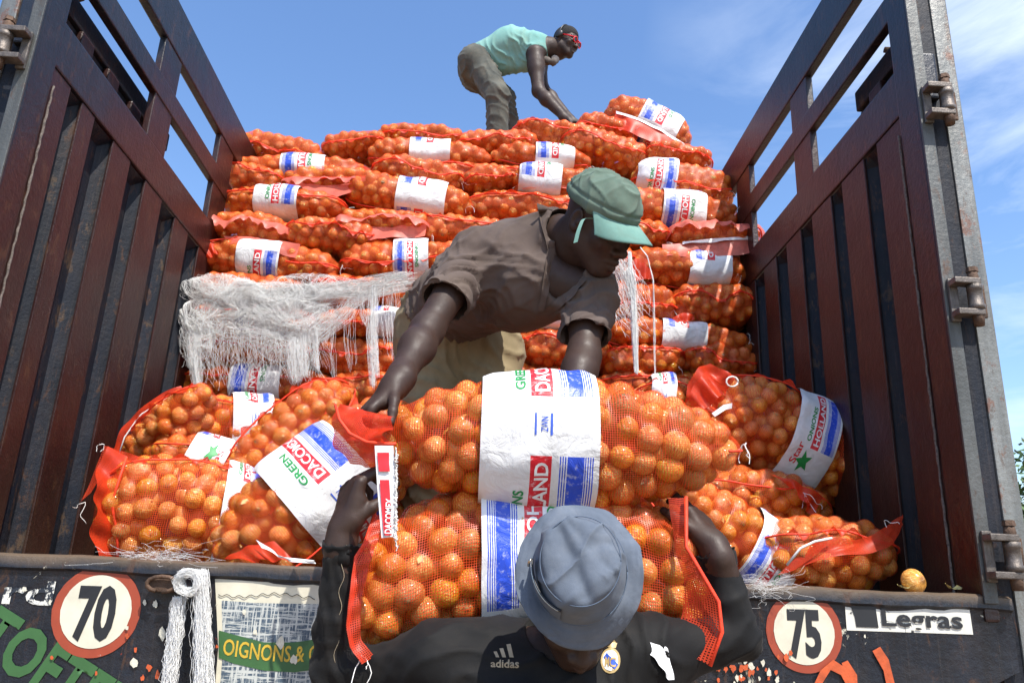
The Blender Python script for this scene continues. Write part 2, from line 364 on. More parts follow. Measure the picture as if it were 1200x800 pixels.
# ------------------------------------------------------------------ lettering helpers
_TC = {}
def text_tris(txt, bold=.0, maxedge=.12, cond=1.0):
    """glyph outlines of txt as 2D triangles, height about 1, starting at x=0"""
    key = (txt, bold, maxedge, cond)
    if key in _TC: return _TC[key]
    cu = bpy.data.curves.new('t', 'FONT'); cu.body = txt; cu.size = 1.37; cu.offset = bold; cu.resolution_u = 3
    o = bpy.data.objects.new('t', cu); COL.objects.link(o); bpy.context.view_layer.update()
    me = o.evaluated_get(bpy.context.evaluated_depsgraph_get()).to_mesh()
    bm = bmesh.new(); bm.from_mesh(me); o.to_mesh_clear(); bpy.data.objects.remove(o); bpy.data.curves.remove(cu)
    bmesh.ops.triangulate(bm, faces=bm.faces[:])
    for _ in range(3):
        es = [e for e in bm.edges if e.calc_length() > maxedge]
        if not es: break
        bmesh.ops.subdivide_edges(bm, edges=es, cuts=1); bmesh.ops.triangulate(bm, faces=bm.faces[:])
    V = np.array([v.co[:2] for v in bm.verts]); bm.verts.index_update(); F = np.array([[v.index for v in f.verts] for f in bm.faces]); bm.free()
    V[:, 0] -= V[:, 0].min(); V[:, 0] *= cond
    _TC[key] = (V, F); return V, F
def poly_tris(pts, maxedge=.3):
    bm = bmesh.new(); vs = [bm.verts.new((x, y, 0)) for x, y in pts]; bm.faces.new(vs); bmesh.ops.triangulate(bm, faces=bm.faces[:])
    for _ in range(3):
        es = [e for e in bm.edges if e.calc_length() > maxedge]
        if not es: break
        bmesh.ops.subdivide_edges(bm, edges=es, cuts=1); bmesh.ops.triangulate(bm, faces=bm.faces[:])
    bm.verts.index_update(); V = np.array([v.co[:2] for v in bm.verts]); F = np.array([[v.index for v in f.verts] for f in bm.faces]); bm.free(); return V, F
def flat_print(name, VF, org, xd, yd, mat, parent, sx=1, sy=1, off=.0015, nrm=(0, -1, 0)):
    V, F = VF; org = np.asarray(org); P = org+np.outer(V[:, 0]*sx, xd)+np.outer(V[:, 1]*sy, yd)+np.asarray(nrm)*off
    me = np_mesh(name, P, F, smooth=False); o = link(name, me, None, mat); to_local(o, parent); return o
# ------------------------------------------------------------------ truck
truck = empty('truck', (0, 0, 0))
fin(truck, 'open back end of an old cargo truck with oxblood and blue-black steel side walls', 'truck')
def Z(z): return Z0+z
GROOVES = {-1: [(.20, .272), (.354, .489), (.623, .755), (.912, 1.05), (1.20, 1.335), (1.49, 1.62), (1.78, 1.91), (2.07, 2.20), (2.36, 2.49), (2.65, 2.78)], 1: [(.246, .334), (.493, .582), (.745, .854), (.999, 1.115), (1.26, 1.375), (1.52, 1.635), (1.78, 1.895), (2.04, 2.155), (2.30, 2.415), (2.56, 2.675)]}
END = 3.0
def side(sg):
    X = 1.22*sg; GROOVE = GROOVES[sg]
    def bx(y0, y1, z0, z1, d0, d1):                       # d = depth outward from the inner face
        a, b = X+sg*d0, X+sg*d1
        return ((min(a, b), y0, Z(z0)), (max(a, b), y1, Z(z1)))
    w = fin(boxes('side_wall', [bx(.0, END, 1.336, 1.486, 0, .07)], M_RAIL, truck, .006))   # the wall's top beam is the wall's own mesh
    # flats between the channels
    ys = [0.0]+[v for g in GROOVE for v in g]+[END]
    for i in range(0, len(ys), 2):
        boxes('panel', [bx(ys[i]+.0, ys[i+1], -.02, 1.334, .004, .012)], M_PANEL, w, .002)
    for a, b in GROOVE:                                    # recessed channels with sloping cheeks
        V = []; F = []
        prof = [(a-.012, .0122), (a+.018, .045), (b-.018, .045), (b+.012, .0122)]
        for z in (-.02, 1.30, 1.334):
            for y, d in prof: V.append((X+sg*(d if z < 1.32 else .0125), y, Z(z)))
        for r in range(2):
            for k in range(3):
                q = (r*4+k, r*4+k+1, r*4+k+5, r*4+k+4); F.append(q if sg < 0 else q[::-1])
        me = bpy.data.meshes.new('channel'); me.from_pydata(V, [], F); link('channel', me, w, M_CHAN)
    # weld bead along the last panel, wavy
    yy = .112; n = 90
    tube('weld_seam', [(X-sg*.0, yy+.0015*math.sin(k*1.9)+.0015*random.random(), Z(-.02+1.30*k/n)) for k in range(n+1)], [.0028+.0016*random.random() for _ in range(n+1)], M_WELD, w, 5)
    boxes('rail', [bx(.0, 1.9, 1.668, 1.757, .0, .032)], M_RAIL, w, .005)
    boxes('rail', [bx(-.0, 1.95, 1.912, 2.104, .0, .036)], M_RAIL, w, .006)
    for y0, y1 in ((.70, .862), (1.37, 1.56)):
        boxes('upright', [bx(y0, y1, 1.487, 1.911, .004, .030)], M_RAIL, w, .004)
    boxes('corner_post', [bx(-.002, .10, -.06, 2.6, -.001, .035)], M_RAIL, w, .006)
    boxes('post_strip', [bx(-.010, -.003, -.02, 2.7, -.002, .031)], M_POST, w, .002)
    boxes('gutter', [bx(.018, .05, -.3, 2.7, .036, .084)], M_CHAN, w, 0)
    # swung-open door folded back along the outside of the wall
    d = boxes('open_door', [bx(.012, .055, -.34, 2.65, .085, .135)], M_EDGE, truck, .004)
    DE = 1.05 if sg < 0 else .50
    boxes('door_skin', [bx(.056, DE, -.2, 1.62, .10, .125)], M_CHAN, d, .003)
    for k in range(5 if sg < 0 else 2):
        boxes('door_rib', [bx(.12+k*.19, .20+k*.19, .1, 1.62, .075, .10)], M_PANEL, d, .006)
    boxes('door_frame', [bx(.056, DE, 1.622, 1.70, .085, .13)], M_CHAN, d, .006)
    # hinges
    for z in (1.30, .72, .085):
        h = boxes('hinge', [bx(-.020, -.0105, z-.058, z+.058, .006, .030), bx(-.055, -.0205, z+.034, z+.050, .004, .072), bx(-.055, -.0205, z-.050, z-.034, .004, .072)], M_STEEL, truck, .003)
        px_, py_ = X+sg*.060, -.040
        tube('pin', [(px_, py_, Z(z-.075)), (px_, py_, Z(z-.055)), (px_, py_, Z(z+.055)), (px_, py_, Z(z+.068))], [.012, .014, .014, .012], M_RUST, h, 10)
        tube('barrel', [(px_, py_, Z(z-.033)), (px_, py_, Z(z-.020)), (px_, py_, Z(z-.018)), (px_, py_, Z(z+.018)), (px_, py_, Z(z+.02)), (px_, py_, Z(z+.033))], [.019, .019, .0165, .0165, .019, .019], M_STEEL, h, 12)
        tube('bolt_head', [(px_, py_, Z(z+.069)), (px_, py_, Z(z+.082))], [.015, .013], M_RUST, h, 6, False)
        boxes('door_bracket', [bx(-.02, -.012, z-.045, z+.045, .055, .10)], M_RUST, h, .003)
    # locking rods with T handles standing behind the wall
    for yy, top in ((.40, 1.80), (.95, 1.585)):
        xo = X+sg*.19
        r = tube('lock_rod', [(xo, yy, Z(.6)), (xo, yy, Z(top-.07)), (xo, yy, Z(top-.065)), (xo, yy, Z(top-.02)), (xo, yy, Z(top))], [.016, .016, .024, .020, .013], M_RUST, truck, 10)
        tube('rod_handle', [(xo-.035, yy, Z(top+.012)), (xo, yy-.004, Z(top+.006)), (xo+.035, yy-.008, Z(top+.014))], [.010, .013, .010], M_RUST, r, 8)
    return w
side(-1); side(1)
boxes('bed_floor', [((-1.22, .12, Z(-.10)), (1.22, END, Z(-.025)))], M_RUST, truck, 0)
boxes('bulkhead', [((-1.22, END+.002, Z(-.10)), (1.22, END+.05, Z(1.7)))], M_PANEL, truck, 0)
def build_sill():
    # cross-section swept along x: rounded top lip, shallow step, face; right end cut back at the bottom
    prof = [(.118, -.012), (.03, -.002), (.008, 0), (-.004, -.006), (-.006, -.030), (.002, -.036), (.004, -.044), (.004, -.30), (.10, -.31)]
    xs = np.concatenate([np.linspace(-1.45, 1.15, 120), np.linspace(1.16, 1.285, 12)])
    V = []; F = []; n = len(prof)
    for x in xs:
        dent = .0025*vnoise(np.array([[x, 0, 0]]), 6)[0]+.0012*vnoise(np.array([[x, 2, 0]]), 25)[0]
        cut = min(1, max(0, (x-1.02)/.26))
        for y, z in prof:
            zz = z+(dent if z > -.05 else 0)
            if z < -.25: zz = z+cut*.135
            V.append((x, y+dent*.6, Z(zz)))
    for i in range(len(xs)-1):
        for k in range(n-1): F.append((i*n+k, (i+1)*n+k, (i+1)*n+k+1, i*n+k+1))
    e = (len(xs)-1)*n; F.append(tuple(e+k for k in range(n))); F.append(tuple(k for k in range(n))[::-1])
    me = bpy.data.meshes.new('rear_sill'); me.from_pydata([(float(a), float(b), float(c)) for a, b, c in V], [], F); me.shade_smooth()
    try: me.set_sharp_from_angle(angle=math.radians(35))
    except Exception: pass
    return link('rear_sill', me, truck, M_SILL)
sill = build_sill()
YF = .004
M_DISCW = simple('disc_cream_paint', (.66, .62, .48), .5, .10, 18, .1); M_DISCR = simple('disc_red_paint', (.33, .055, .022), .55, .35, 30, .2)
M_BLACK = simple('black_paint', (.014, .015, .018), .5, .2, 30, .1); M_SIGNG = simple('sign_green_paint', (.035, .11, .032), .6, .35, 25, .2)
M_YEL = simple('sign_yellow_paint', (.55, .36, .03), .6, .25, 40, .2); M_ORANGE = simple('orange_paint', (.50, .085, .02), .6, .3, 30, .2)
M_CHIP = simple('old_cream_paint', (.60, .57, .46), .7, .2, 40, .3)
def chipped(base, name, chipcol, lo, sc=16):
    m, t, b = new_mat(name)
    k = ramp(t, obj_noise(t, sc, 8, .72, dist=1.0), [(lo, (0, 0, 0)), (lo+.012, (1, 1, 1))]).outputs[0]
    v = ramp(t, obj_noise(t, 20, 5), [(.3, tuple(x*.8 for x in base)), (.7, base)]).outputs[0]
    t.links.new(mixc(t, k, v, chipcol), b.inputs['Base Color']); b.inputs['Roughness'].default_value = .55
    bump(t, b, k, .3, .001); return m
M_CREAMCH = chipped((.68, .64, .50), 'chipped_cream_paint', (.25, .13, .06), .66); M_REDCH = chipped((.34, .055, .022), 'chipped_red_paint', (.60, .56, .44), .66)
M_BLACKCH = chipped((.014, .015, .018), 'chipped_black_paint', (.50, .47, .38), .70, 22); M_GREENCH = chipped((.04, .125, .036), 'chipped_green_paint', (.60, .57, .46), .70, 10)
M_PLATECH = chipped((.70, .68, .60), 'chipped_plate_paint', (.018, .02, .026), .605, 22)
def disc(cx, cy, r, mat, name, parent, off, ry=1):
    n = 56; return flat_print(name, poly_tris([(math.cos(2*math.pi*k/n)*(1+.006*math.sin(k*2.3)), math.sin(2*math.pi*k/n)*ry) for k in range(n)], 9), at(cx, cy, YF), (1, 0, 0), (0, 0, 1), mat, parent, r, r, off)
def speed(cx, cy, rpx, txt):
    r = rpx/scale_at(at(cx, cy, 0))
    d = disc(cx, cy, r, M_REDCH, 'speed_disc', sill, .0015)
    d2 = disc(cx, cy, r*.80, M_CREAMCH, 'disc_field', d, .0025)
    V, F = text_tris(txt, .06); w = V[:, 0].max()
    sc = r*1.12; sx = sc*.58
    o = at(cx, cy, YF)
    V2 = V.copy(); V2[:, 0] = V[:, 0]+V[:, 1]*.0
    q = flat_print('numeral', (V2, F), o+np.array([-w*sx/2, 0, -.5*sc]), (1, 0, .01), (0, 0, 1), M_BLACKCH, d, sx, sc, .0035)
    return d
speed(113, 716, 51, '70'); speed(942, 740, 45, '75')
def quadpoly(pts, mat, name, parent=sill, off=.0015, ref=None):
    P = [at(x, y, YF) for x, y in pts]; o = P[0]
    V, F = poly_tris([(p[0]-o[0], p[2]-o[2]) for p in P], 9)
    return flat_print(name, (V, F), o, (1, 0, 0), (0, 0, 1), mat, parent, 1, 1, off)
pl = quadpoly([(989, 697), (1134, 702), (1140, 743), (992, 738)], M_PLATECH, 'name_plate')
quadpoly([(993, 701), (1024, 702), (1029, 735), (1003, 734), (1001, 722)], M_BLACKCH, 'plate_emblem', pl, .003)
V, F = text_tris('Legras', .03); sc = 27/scale_at(at(1080, 720, 0)); wd = 96/scale_at(at(1080, 720, 0))
flat_print('plate_lettering', (V, F), at(1033, 732, YF), (1, 0, .0), (0, 0, 1), M_BLACK, pl, wd/V[:, 0].max(), sc*.72, .0045)
# painted onion sack with its banner
sk = quadpoly([(252, 674), (258, 678), (300, 681), (340, 683), (440, 687), (440, 760), (440, 830), (250, 830), (256, 760), (254, 715)], M_CREAMCH, 'painted_sack')
m, t, b = new_mat('painted_sack_weave')
kk = mth(t, 'MAXIMUM', ramp(t, obj_noise(t, 30, 5, .7, (6, 1, .5)), [(.5, (0, 0, 0)), (.56, (1, 1, 1))]).outputs[0], ramp(t, obj_noise(t, 30, 5, .7, (.5, 1, 6)), [(.5, (0, 0, 0)), (.56, (1, 1, 1))]).outputs[0])
t.links.new(mixc(t, kk, (.055, .085, .12), (.48, .50, .47)), b.inputs['Base Color']); b.inputs['Roughness'].default_value = .6
quadpoly([(260, 703), (300, 706), (436, 709), (436, 830), (256, 830), (262, 760)], m, 'sack_weave', sk, .0025)
quadpoly([(257, 738), (275, 743), (310, 752), (345, 752), (438, 738), (438, 775), (345, 787), (310, 785), (275, 777), (257, 770)], M_GREENCH, 'sack_banner', sk, .0035)
V, F = text_tris('OIGNONS & QUALITE', .02); s0 = 1/scale_at(at(300, 765, 0)); V2 = V.copy(); V2[:, 0] *= 6.9*17*s0*1.15/V[:, 0].max()*1.25; V2[:, 1] = V[:, 1]*18*s0*(1-.0*V2[:, 0]); V2[:, 1] -= .010*np.sin(np.clip(V2[:, 0]/(110*s0), 0, 1)*math.pi*.8)
flat_print('banner_lettering', (V2, F), at(261, 768, YF)+np.array([0, 0, .004]), (1, 0, 0), (0, 0, 1), M_YEL, sk, 1, 1, .0045)
tube('sack_stitching', [at(256+2.4*k, 696+2.2*math.sin(k*.16)+1.6*math.sin(k*1.1)+.05*k, YF-.004) for k in range(48)], .0008, M_BLACK, sk, 4)
# big green sloping letters, orange strokes, peeling white letters
V, F = text_tris('TOFTEUR', .05); a = math.radians(-27); s0 = 1/scale_at(at(80, 770, 0)); V2 = V*np.array([41*s0, 54*s0])
R2 = np.array([[math.cos(a), -math.sin(a)], [math.sin(a), math.cos(a)]]); V2 = V2@R2.T
flat_print('green_lettering', (V2, F), at(-34, 757, YF), (1, 0, 0), (0, 0, 1), M_GREENCH, sill, 1, 1, .0012)
V, F = text_tris('rd', .03); m2 = chipped((.70, .69, .62), 'peeling_white_paint', (.015, .02, .03), .50, 30)
flat_print('peeling_lettering', (V*np.array([1.5, .8])/scale_at(at(20, 690, 0))*34, F), at(2, 706, YF), (1, 0, 0), (0, 0, 1), m2, sill, 1, 1, .0012)
for pts in ([(953, 800), (960, 785), (975, 772), (990, 782), (1004, 806), (996, 812), (984, 790), (972, 784), (962, 800)], [(1021, 762), (1030, 757), (1040, 772), (1047, 800), (1050, 815), (1040, 815), (1034, 785)], [(985, 776), (992, 773), (1003, 790), (1004, 812), (997, 812)]):
    quadpoly(pts, M_ORANGE, 'orange_stroke', sill, .0048+.0009*(pts[0][0] % 3))
# blobs of splashed paint that stand proud of the sill face
rg = random.Random(5)
def splat(cx, cy, r, mat):
    r *= .62
    n = 11; pts = [(cx+r*(.55+.6*rg.random())*math.cos(2*math.pi*k/n)*(.8), cy+r*(.6+.9*rg.random())*math.sin(2*math.pi*k/n)) for k in range(n)]
    quadpoly(pts, mat, 'paint_splash', sill, .0052+.0012*rg.random())
for cx, cy, r in ((183, 707, 6), (192, 742, 10), (171, 706, 5), (158, 776, 9), (203, 777, 7), (30, 690, 5), (60, 705, 4), (150, 735, 4), (210, 655+50, 5), (330, 752, 12), (345, 772, 9), (287, 716, 5), (300, 740, 6), (236, 784, 9), (1012, 745, 3)): splat(cx, cy, r, M_CHIP)
for cx, cy, r in ((176, 781, 7), (150, 745, 5), (168, 794, 6), (62, 770, 4), (186, 790, 8), (160, 760, 5), (114, 788, 4), (255, 757, 4)): splat(cx, cy, r, M_ORANGE)
for k in range(46):
    cx = 868+rg.gauss(0, 26); cy = 778+rg.gauss(0, 14)
    if cy > 758: splat(cx, cy, 3+5*rg.random(), M_ORANGE if rg.random() < .62 else M_CHIP)
# rope hook on the sill and the white net hanks tied to it
hk = boxes('rope_hook', [((at(180, 676, 0)[0], -.022, at(0, 0, 0)[2]*0+at(185, 693, 0)[2]), (at(212, 676, 0)[0], -.001, at(185, 678, 0)[2]))], M_RUST, truck, .004)
tube('hook_loop', [at(190+18*math.sin(k*.45), 684+9*math.cos(k*.45), -.03) for k in range(14)], .005, M_RUST, hk, 6)
def hank():
    rg2 = np.random.default_rng(3); S_ = 800; n = 22; C = np.zeros((S_, n, 3))
    for s in range(S_):
        tt = np.linspace(0, 1, n)
        if s < 300:                                        # twisted left leg
            x = 210-17*tt+rg2.normal()*2.8; y = 700+130*tt; yy = -.035
            x = x+3*np.sin(tt*16+s)
        elif s < 560:                                      # loose right leg
            x = 236+4*tt+rg2.normal()*3.2*(1+.6*tt); y = 668+160*tt; yy = -.04
        else:                                              # knot over the hook
            a = tt*6.3*(1+rg2.random())+rg2.random()*6; rr = 8+9*rg2.random(); x = 222+rr*np.cos(a)*1.0; y = 682+rr*np.sin(a)*.95; yy = -.045
        P = np.array([at(xx, y_, yy) for xx, y_ in zip(x, y)]); P += rg2.normal(size=(n, 3))*.0020+rg2.normal(size=3)*.007*np.array([0, 1, 0]); C[s] = P
    fin(strands('rope_hank', C, .0004, M_FLUFF), 'hank of frayed white netting looped over the hook on the truck sill', 'netting')
hank()
# ------------------------------------------------------------------ onions and bags
def onion_mesh(name, nu, nv, seed):
    rg = np.random.default_rng(seed)
    prof = []
    for i in range(nv+1):
        t = math.pi*i/nv; z = -math.cos(t); r = math.sin(t)**.92
        z = z*.90
        if i >= nv-1: z += .10*(i-nv+2); r *= .8            # dry neck
        if i == 0: z += .05
        prof.append((r, z))
    V = []; ph = rg.random(4)*6
    for r, z in prof[1:-1]:
        for k in range(nu):
            a = 2*math.pi*k/nu; q = 1+.035*math.sin(2*a+ph[0])+.02*math.sin(3*a+ph[1]+z*2)
            V.append((r*q*math.cos(a), r*q*math.sin(a), z))
    n = len(prof)-2; V.append((0, 0, prof[0][1])); V.append((.05, 0, prof[-1][1])); F = []
    me = bpy.data.meshes.new(name)
    for i in range(n-1):
        for k in range(nu): F.append((i*nu+k, i*nu+(k+1) % nu, (i+1)*nu+(k+1) % nu, (i+1)*nu+k))
    for k in range(nu):
        F.append((n*nu, (k+1) % nu, k)); F.append((n*nu+1, (n-1)*nu+k, (n-1)*nu+(k+1) % nu))
    me.from_pydata(V, [], F); me.shade_smooth(); me.materials.append(M_ONION); return me
ON_NEAR = [onion_mesh('onion_near', 20, 12, s) for s in range(4)]
ON_FAR = [onion_mesh('onion_far', 12, 8, s+9) for s in range(4)]
ON_LOWV, ON_LOWF = None, None
def ico():
    global ON_LOWV, ON_LOWF
    bm = bmesh.new(); bmesh.ops.create_icosphere(bm, subdivisions=2, radius=1)
    ON_LOWV = np.array([v.co[:] for v in bm.verts]); ON_LOWF = np.array([[v.index for v in f.verts] for f in bm.faces]); bm.free()
ico()
def spow(x, p): return np.sign(x)*np.abs(x)**p
class BagShape:
    def __init__(s, L, b, c, nb=5., nc=2.6, mc=1.7, e=2.5, bend=(0, 0), seed=0, taper=0., lump=.07):
        s.L, s.b, s.c, s.nb, s.nc, s.mc, s.e, s.bend, s.seed, s.taper, s.lump = L, b, c, nb, nc, mc, e, bend, seed, taper, lump
    def pt(s, t, ph):
        """t in [-1,1] along the bag, ph angle: 0 = towards -y (front), pi/2 = up"""
        x = s.L/2*t; tp = 1+s.taper*t
        pb = np.clip(1-np.abs(t)**s.nb, 0, 1)**.5*tp; pc = np.clip(1-np.abs(t)**s.nc, 0, 1)**(1/s.mc)*tp
        y = -s.b*pb*spow(np.cos(ph), 2/s.e); z = s.c*pc*spow(np.sin(ph), 2/s.e)
        P = np.stack(np.broadcast_arrays(x, y, z), -1).astype(float)
        f = 1+s.lump*vnoise(P+s.seed*3.7, 7.0)+s.lump*.5*vnoise(P+s.seed*1.3, 15.0)
        P[..., 1] *= f; P[..., 2] *= f
        P[..., 2] -= s.bend[0]*t**2; P[..., 1] += s.bend[1]*t**2
        return P
    def grid(s, nu, nv, t0=-1, t1=1, ph0=math.pi):
        tt = np.linspace(-1, 1, nu); tt = np.sin(tt*math.pi/2)*.65+tt*.35
        tt = t0+(tt+1)/2*(t1-t0)
        ph = ph0+np.arange(nv)/nv*2*math.pi
        # even out the superellipse parameter a little
        ph = ph-.18*np.sin(4*ph)*.5
        P = s.pt(tt[:, None], ph[None, :])
        Nn = grid_normals(P); return P, Nn, tt, ph
def grid_normals(P):
    du = np.gradient(P, axis=0); dv = np.roll(P, -1, 1)-np.roll(P, 1, 1)
    n = np.cross(dv, du); l = np.linalg.norm(n, axis=2, keepdims=True); n = n/np.maximum(l, 1e-12)
    c = P.mean(axis=1, keepdims=True)
    bad = (l[..., 0] < 1e-9); d = P-c; n[bad] = (d/np.maximum(1e-9, np.linalg.norm(d, axis=2, keepdims=True)))[bad]
    sgn = np.sign((n*(P-P.mean(axis=(0, 1)))).sum()); return n*(sgn if sgn else 1)
def pack(P, Nn, r, rg, inset, gap, prev=None, keep=None, ncand=2600):
    A = np.linalg.norm(np.cross(np.gradient(P, axis=0), np.roll(P, -1, 1)-P), axis=2).ravel()+1e-12
    Pf = P.reshape(-1, 3); Nf = Nn.reshape(-1, 3)
    if keep is not None: A = A*keep(Pf)
    idx = rg.choice(len(Pf), size=ncand, p=A/A.sum()); C = Pf[idx]-Nf[idx]*inset+rg.normal(size=(ncand, 3))*.0015
    out = np.zeros((400, 3)); n = 0
    if prev is not None and len(prev): base = prev
    else: base = None
    g2 = gap*gap
    for p in C:
        if n and ((out[:n]-p)**2).sum(1).min() < g2: continue
        if base is not None and ((base-p)**2).sum(1).min() < g2*.8: continue
        out[n] = p; n += 1
        if n >= 399: break
    out = out[:n]
    # relax: push neighbours apart a little to fill the gaps evenly
    for _ in range(7):
        d = out[:, None]-out[None]; q = np.sqrt((d**2).sum(2))+np.eye(n)*9
        w = np.clip((gap*1.18-q)/q, 0, .3); out = out+(d*w[..., None]).sum(1)*.35
    return out
def make_bag(name, label, M, L, b, c, seed, r=.030, near=False, band=None, seams=(), group=None, front_only=True, grid=(72, 44), flip=False, phase=0., period=.34,
             net=None, text=True, bandcol=None, **shape):
    rg = np.random.default_rng(seed+100)
    sh = BagShape(L, b, c, seed=seed, **shape)
    P, Nn, tt, ph = sh.grid(grid[0], grid[1])
    Pd, Nd, _, _ = sh.grid(90, 60)
    keep = (lambda Q: (Q[:, 1] < b*.35).astype(float)) if front_only else None
    C1 = pack(Pd, Nd, r, rg, r*.98, r*1.60, keep=keep)
    C2 = pack(Pd, Nd, r, rg, r*2.0, r*1.7, prev=C1, ncand=900)
    rad = r*(1.03+.13*(rg.random(len(C1))-.5)*2)
    root = empty(name); root.matrix_basis = M
    fin(root, label, 'onion bag', group)
    pool = ON_NEAR if near else ON_FAR
    for i, p in enumerate(C1):
        if band and abs(p[0]/(L/2)*1.0-(band[0]+band[1])/2) < (band[1]-band[0])/2-(r*1.2)/(L/2): continue       # wholly under the opaque band
        o = bpy.data.objects.new('onion', pool[i % 4]); COL.objects.link(o); o.parent = root
        o.location = p; o.scale = (rad[i],)*3; o.rotation_mode = 'QUATERNION'; q = rg.normal(size=4); q /= np.linalg.norm(q); o.rotation_quaternion = q
    # hidden second layer
    if len(C2):
        V = (ON_LOWV[None]*r*.97+C2[:, None]).reshape(-1, 3); F = (ON_LOWF[None]+np.arange(len(C2))[:, None, None]*len(ON_LOWV)).reshape(-1, 3)
        fin(link('onion_mass', np_mesh('onion_mass', V, F), root, M_ONION), kind='stuff')
    if near:                                               # dry skins that came off between the onions
        m_ = 90; ix = rg.integers(0, len(C1), m_); c = C1[ix]+rg.normal(size=(m_, 3))*r*.75; k_ = np.argmin(((c[:, None]-C1[None])**2).sum(2), axis=1); dv = c-C1[k_]; dv /= np.linalg.norm(dv, axis=1, keepdims=True)+1e-9; dv[:, 1] -= .4; dv /= np.linalg.norm(dv, axis=1, keepdims=True)
        c = C1[k_]+dv*(rad[k_]*1.01)[:, None]; a1 = np.cross(dv, rg.normal(size=(m_, 3))); a1 /= np.linalg.norm(a1, axis=1, keepdims=True); a2 = np.cross(dv, a1); sz = (.004+.008*rg.random((m_, 1)))
        V = np.stack([c-a1*sz, c-a2*sz*.5+dv*.001, c+a1*sz+dv*.003, c+a2*sz*.6], 1).reshape(-1, 3); fin(link('skin_flakes', np_mesh('skin_flakes', V, np.arange(m_*4).reshape(-1, 4), smooth=False), root, M_FLAKE), kind='stuff')
    # net surface bulging over every onion
    h = np.full(P.shape[:2], -.35*r); Q = P.reshape(-1, 3); Nq = Nn.reshape(-1, 3); hf = np.full(len(Q), -.35*r)
    for p, ra in zip(C1, rad):
        d = p-Q; m = (d**2).sum(1) < (2.2*r)**2
        if not m.any(): continue
        dd = d[m]; dn = (dd*Nq[m]).sum(1); R = ra+.0018; k = R*R-((dd**2).sum(1)-dn**2); ok = k > 0
        v = np.where(ok, dn+np.sqrt(np.clip(k, 0, None)), -1); hf[m] = np.maximum(hf[m], v)
    raw = hf.reshape(h.shape); raw = np.clip(raw, -.35*r, .5*r); bl = raw.copy()
    for _ in range(2):
        bl = (bl+np.roll(bl, 1, 1)+np.roll(bl, -1, 1))/3; b2 = bl.copy(); b2[1:-1] = (bl[1:-1]+bl[:-2]+bl[2:])/3; bl = b2
    hh = np.maximum(bl, raw)
    endf = np.clip((1-np.abs(tt))*12, 0, 1)[:, None]; hh = hh*endf
    S1 = P+Nn*hh[..., None]
    nu, nv = S1.shape[:2]
    S1 = np.concatenate([S1, S1[:, :1]], 1)
    uu = np.concatenate([[0], np.cumsum(np.linalg.norm(np.diff(P[:, 0], axis=0), axis=1))]); mid = nu//2
    vv = np.concatenate([[0], np.cumsum(np.linalg.norm(np.diff(np.concatenate([P[mid], P[mid][:1]]), axis=0), axis=1))])
    uv = np.stack(np.broadcast_arrays(uu[:, None], vv[None, :]), -1).reshape(-1, 2)
    def quads(a, b_): i = np.arange(a-1)[:, None]*b_+np.arange(b_-1)[None]; return np.stack([i, i+1, i+b_+1, i+b_], -1).reshape(-1, 4)
    netm = net or (M_NET if near else M_NET_FAR)
    link('net', np_mesh('net', S1.reshape(-1, 3), quads(nu, nv+1), uv), root, netm)
    if band:
        nb_, nv2 = (22, 60) if near else (14, 40)
        Pb, Nb, tb, pb = sh.grid(nb_, nv2, band[0], band[1])
        tb = np.linspace(band[0], band[1], nb_); Pb = sh.pt(tb[:, None], pb[None, :]); Nb = grid_normals(Pb)
        cr = vnoise(Pb+seed*9.1, 26)*.0042+vnoise(Pb*np.array([.6, 1, 1])+seed, 45)*.0018+vnoise(Pb*np.array([.5, 1, 1])+seed*5, 11)*.004
        ts = np.linspace(-1, 1, nb_); tight = (-.004*np.clip(np.abs(ts)-.8, 0, 1)/.2)[:, None]
        Pb2 = Pb+Nb*(.0115+cr+tight)[..., None]; Pb2 = np.concatenate([Pb2, Pb2[:, :1]], 1); Nb2 = grid_normals(Pb2[:, :-1]); Nb2 = np.concatenate([Nb2, Nb2[:, :1]], 1)
        md = Pb2[nb_//2]; arc = np.concatenate([[0], np.cumsum(np.linalg.norm(np.diff(md, axis=0), axis=1))]); tot = arc[-1]
        a = np.linspace(0, 1, nb_); wdt = (band[1]-band[0])*L/2
        a_ = a if not flip else 1-a; tv = (arc-tot/2 if not flip else tot/2-arc)/period+phase
        uvb = np.stack(np.broadcast_arrays(a_[:, None], tv[None, :]), -1).reshape(-1, 2)
        bo = link('band', np_mesh('band', Pb2.reshape(-1, 3), quads(nb_, nv2+1), uvb), root, bandcol or M_BAND)
        if text:
            def place(VF, a0, a1, k0, k1, mi, patch, lift=.0012):
                """glyphs run along the circumference; their tops point to a=0"""
                V, F = VF; wx = V[:, 0].max(); gy0, gy1 = 0, 1
                k = patch+k0+(V[:, 0]/wx)*(k1-k0); aa = a1-(V[:, 1])*(a1-a0)
                arcv = (k-phase)*period; arcv = arcv+tot/2 if not flip else tot/2-arcv; ai = aa if not flip else 1-aa
                if arcv.max() > tot or arcv.min() < 0: return
                fi = np.clip(ai*(nb_-1), 0, nb_-1.001); i0 = fi.astype(int); fu = (fi-i0)[:, None]
                j = np.clip(np.searchsorted(arc, arcv, side='right')-1, 0, len(arc)-2); fv = ((arcv-arc[j])/(arc[j+1]-arc[j]))[:, None]
                def bil(G): return (G[i0, j]*(1-fu)*(1-fv)+G[i0+1, j]*fu*(1-fv)+G[i0, j+1]*(1-fu)*fv+G[i0+1, j+1]*fu*fv)
                link('star_mark' if lift > .0015 else 'lettering', np_mesh('lettering', bil(Pb2)+bil(Nb2)*lift, F, smooth=False), bo, (M_INKW, M_INKG, M_INKR, M_INKB)[mi])
            me_ = .12 if near else .34
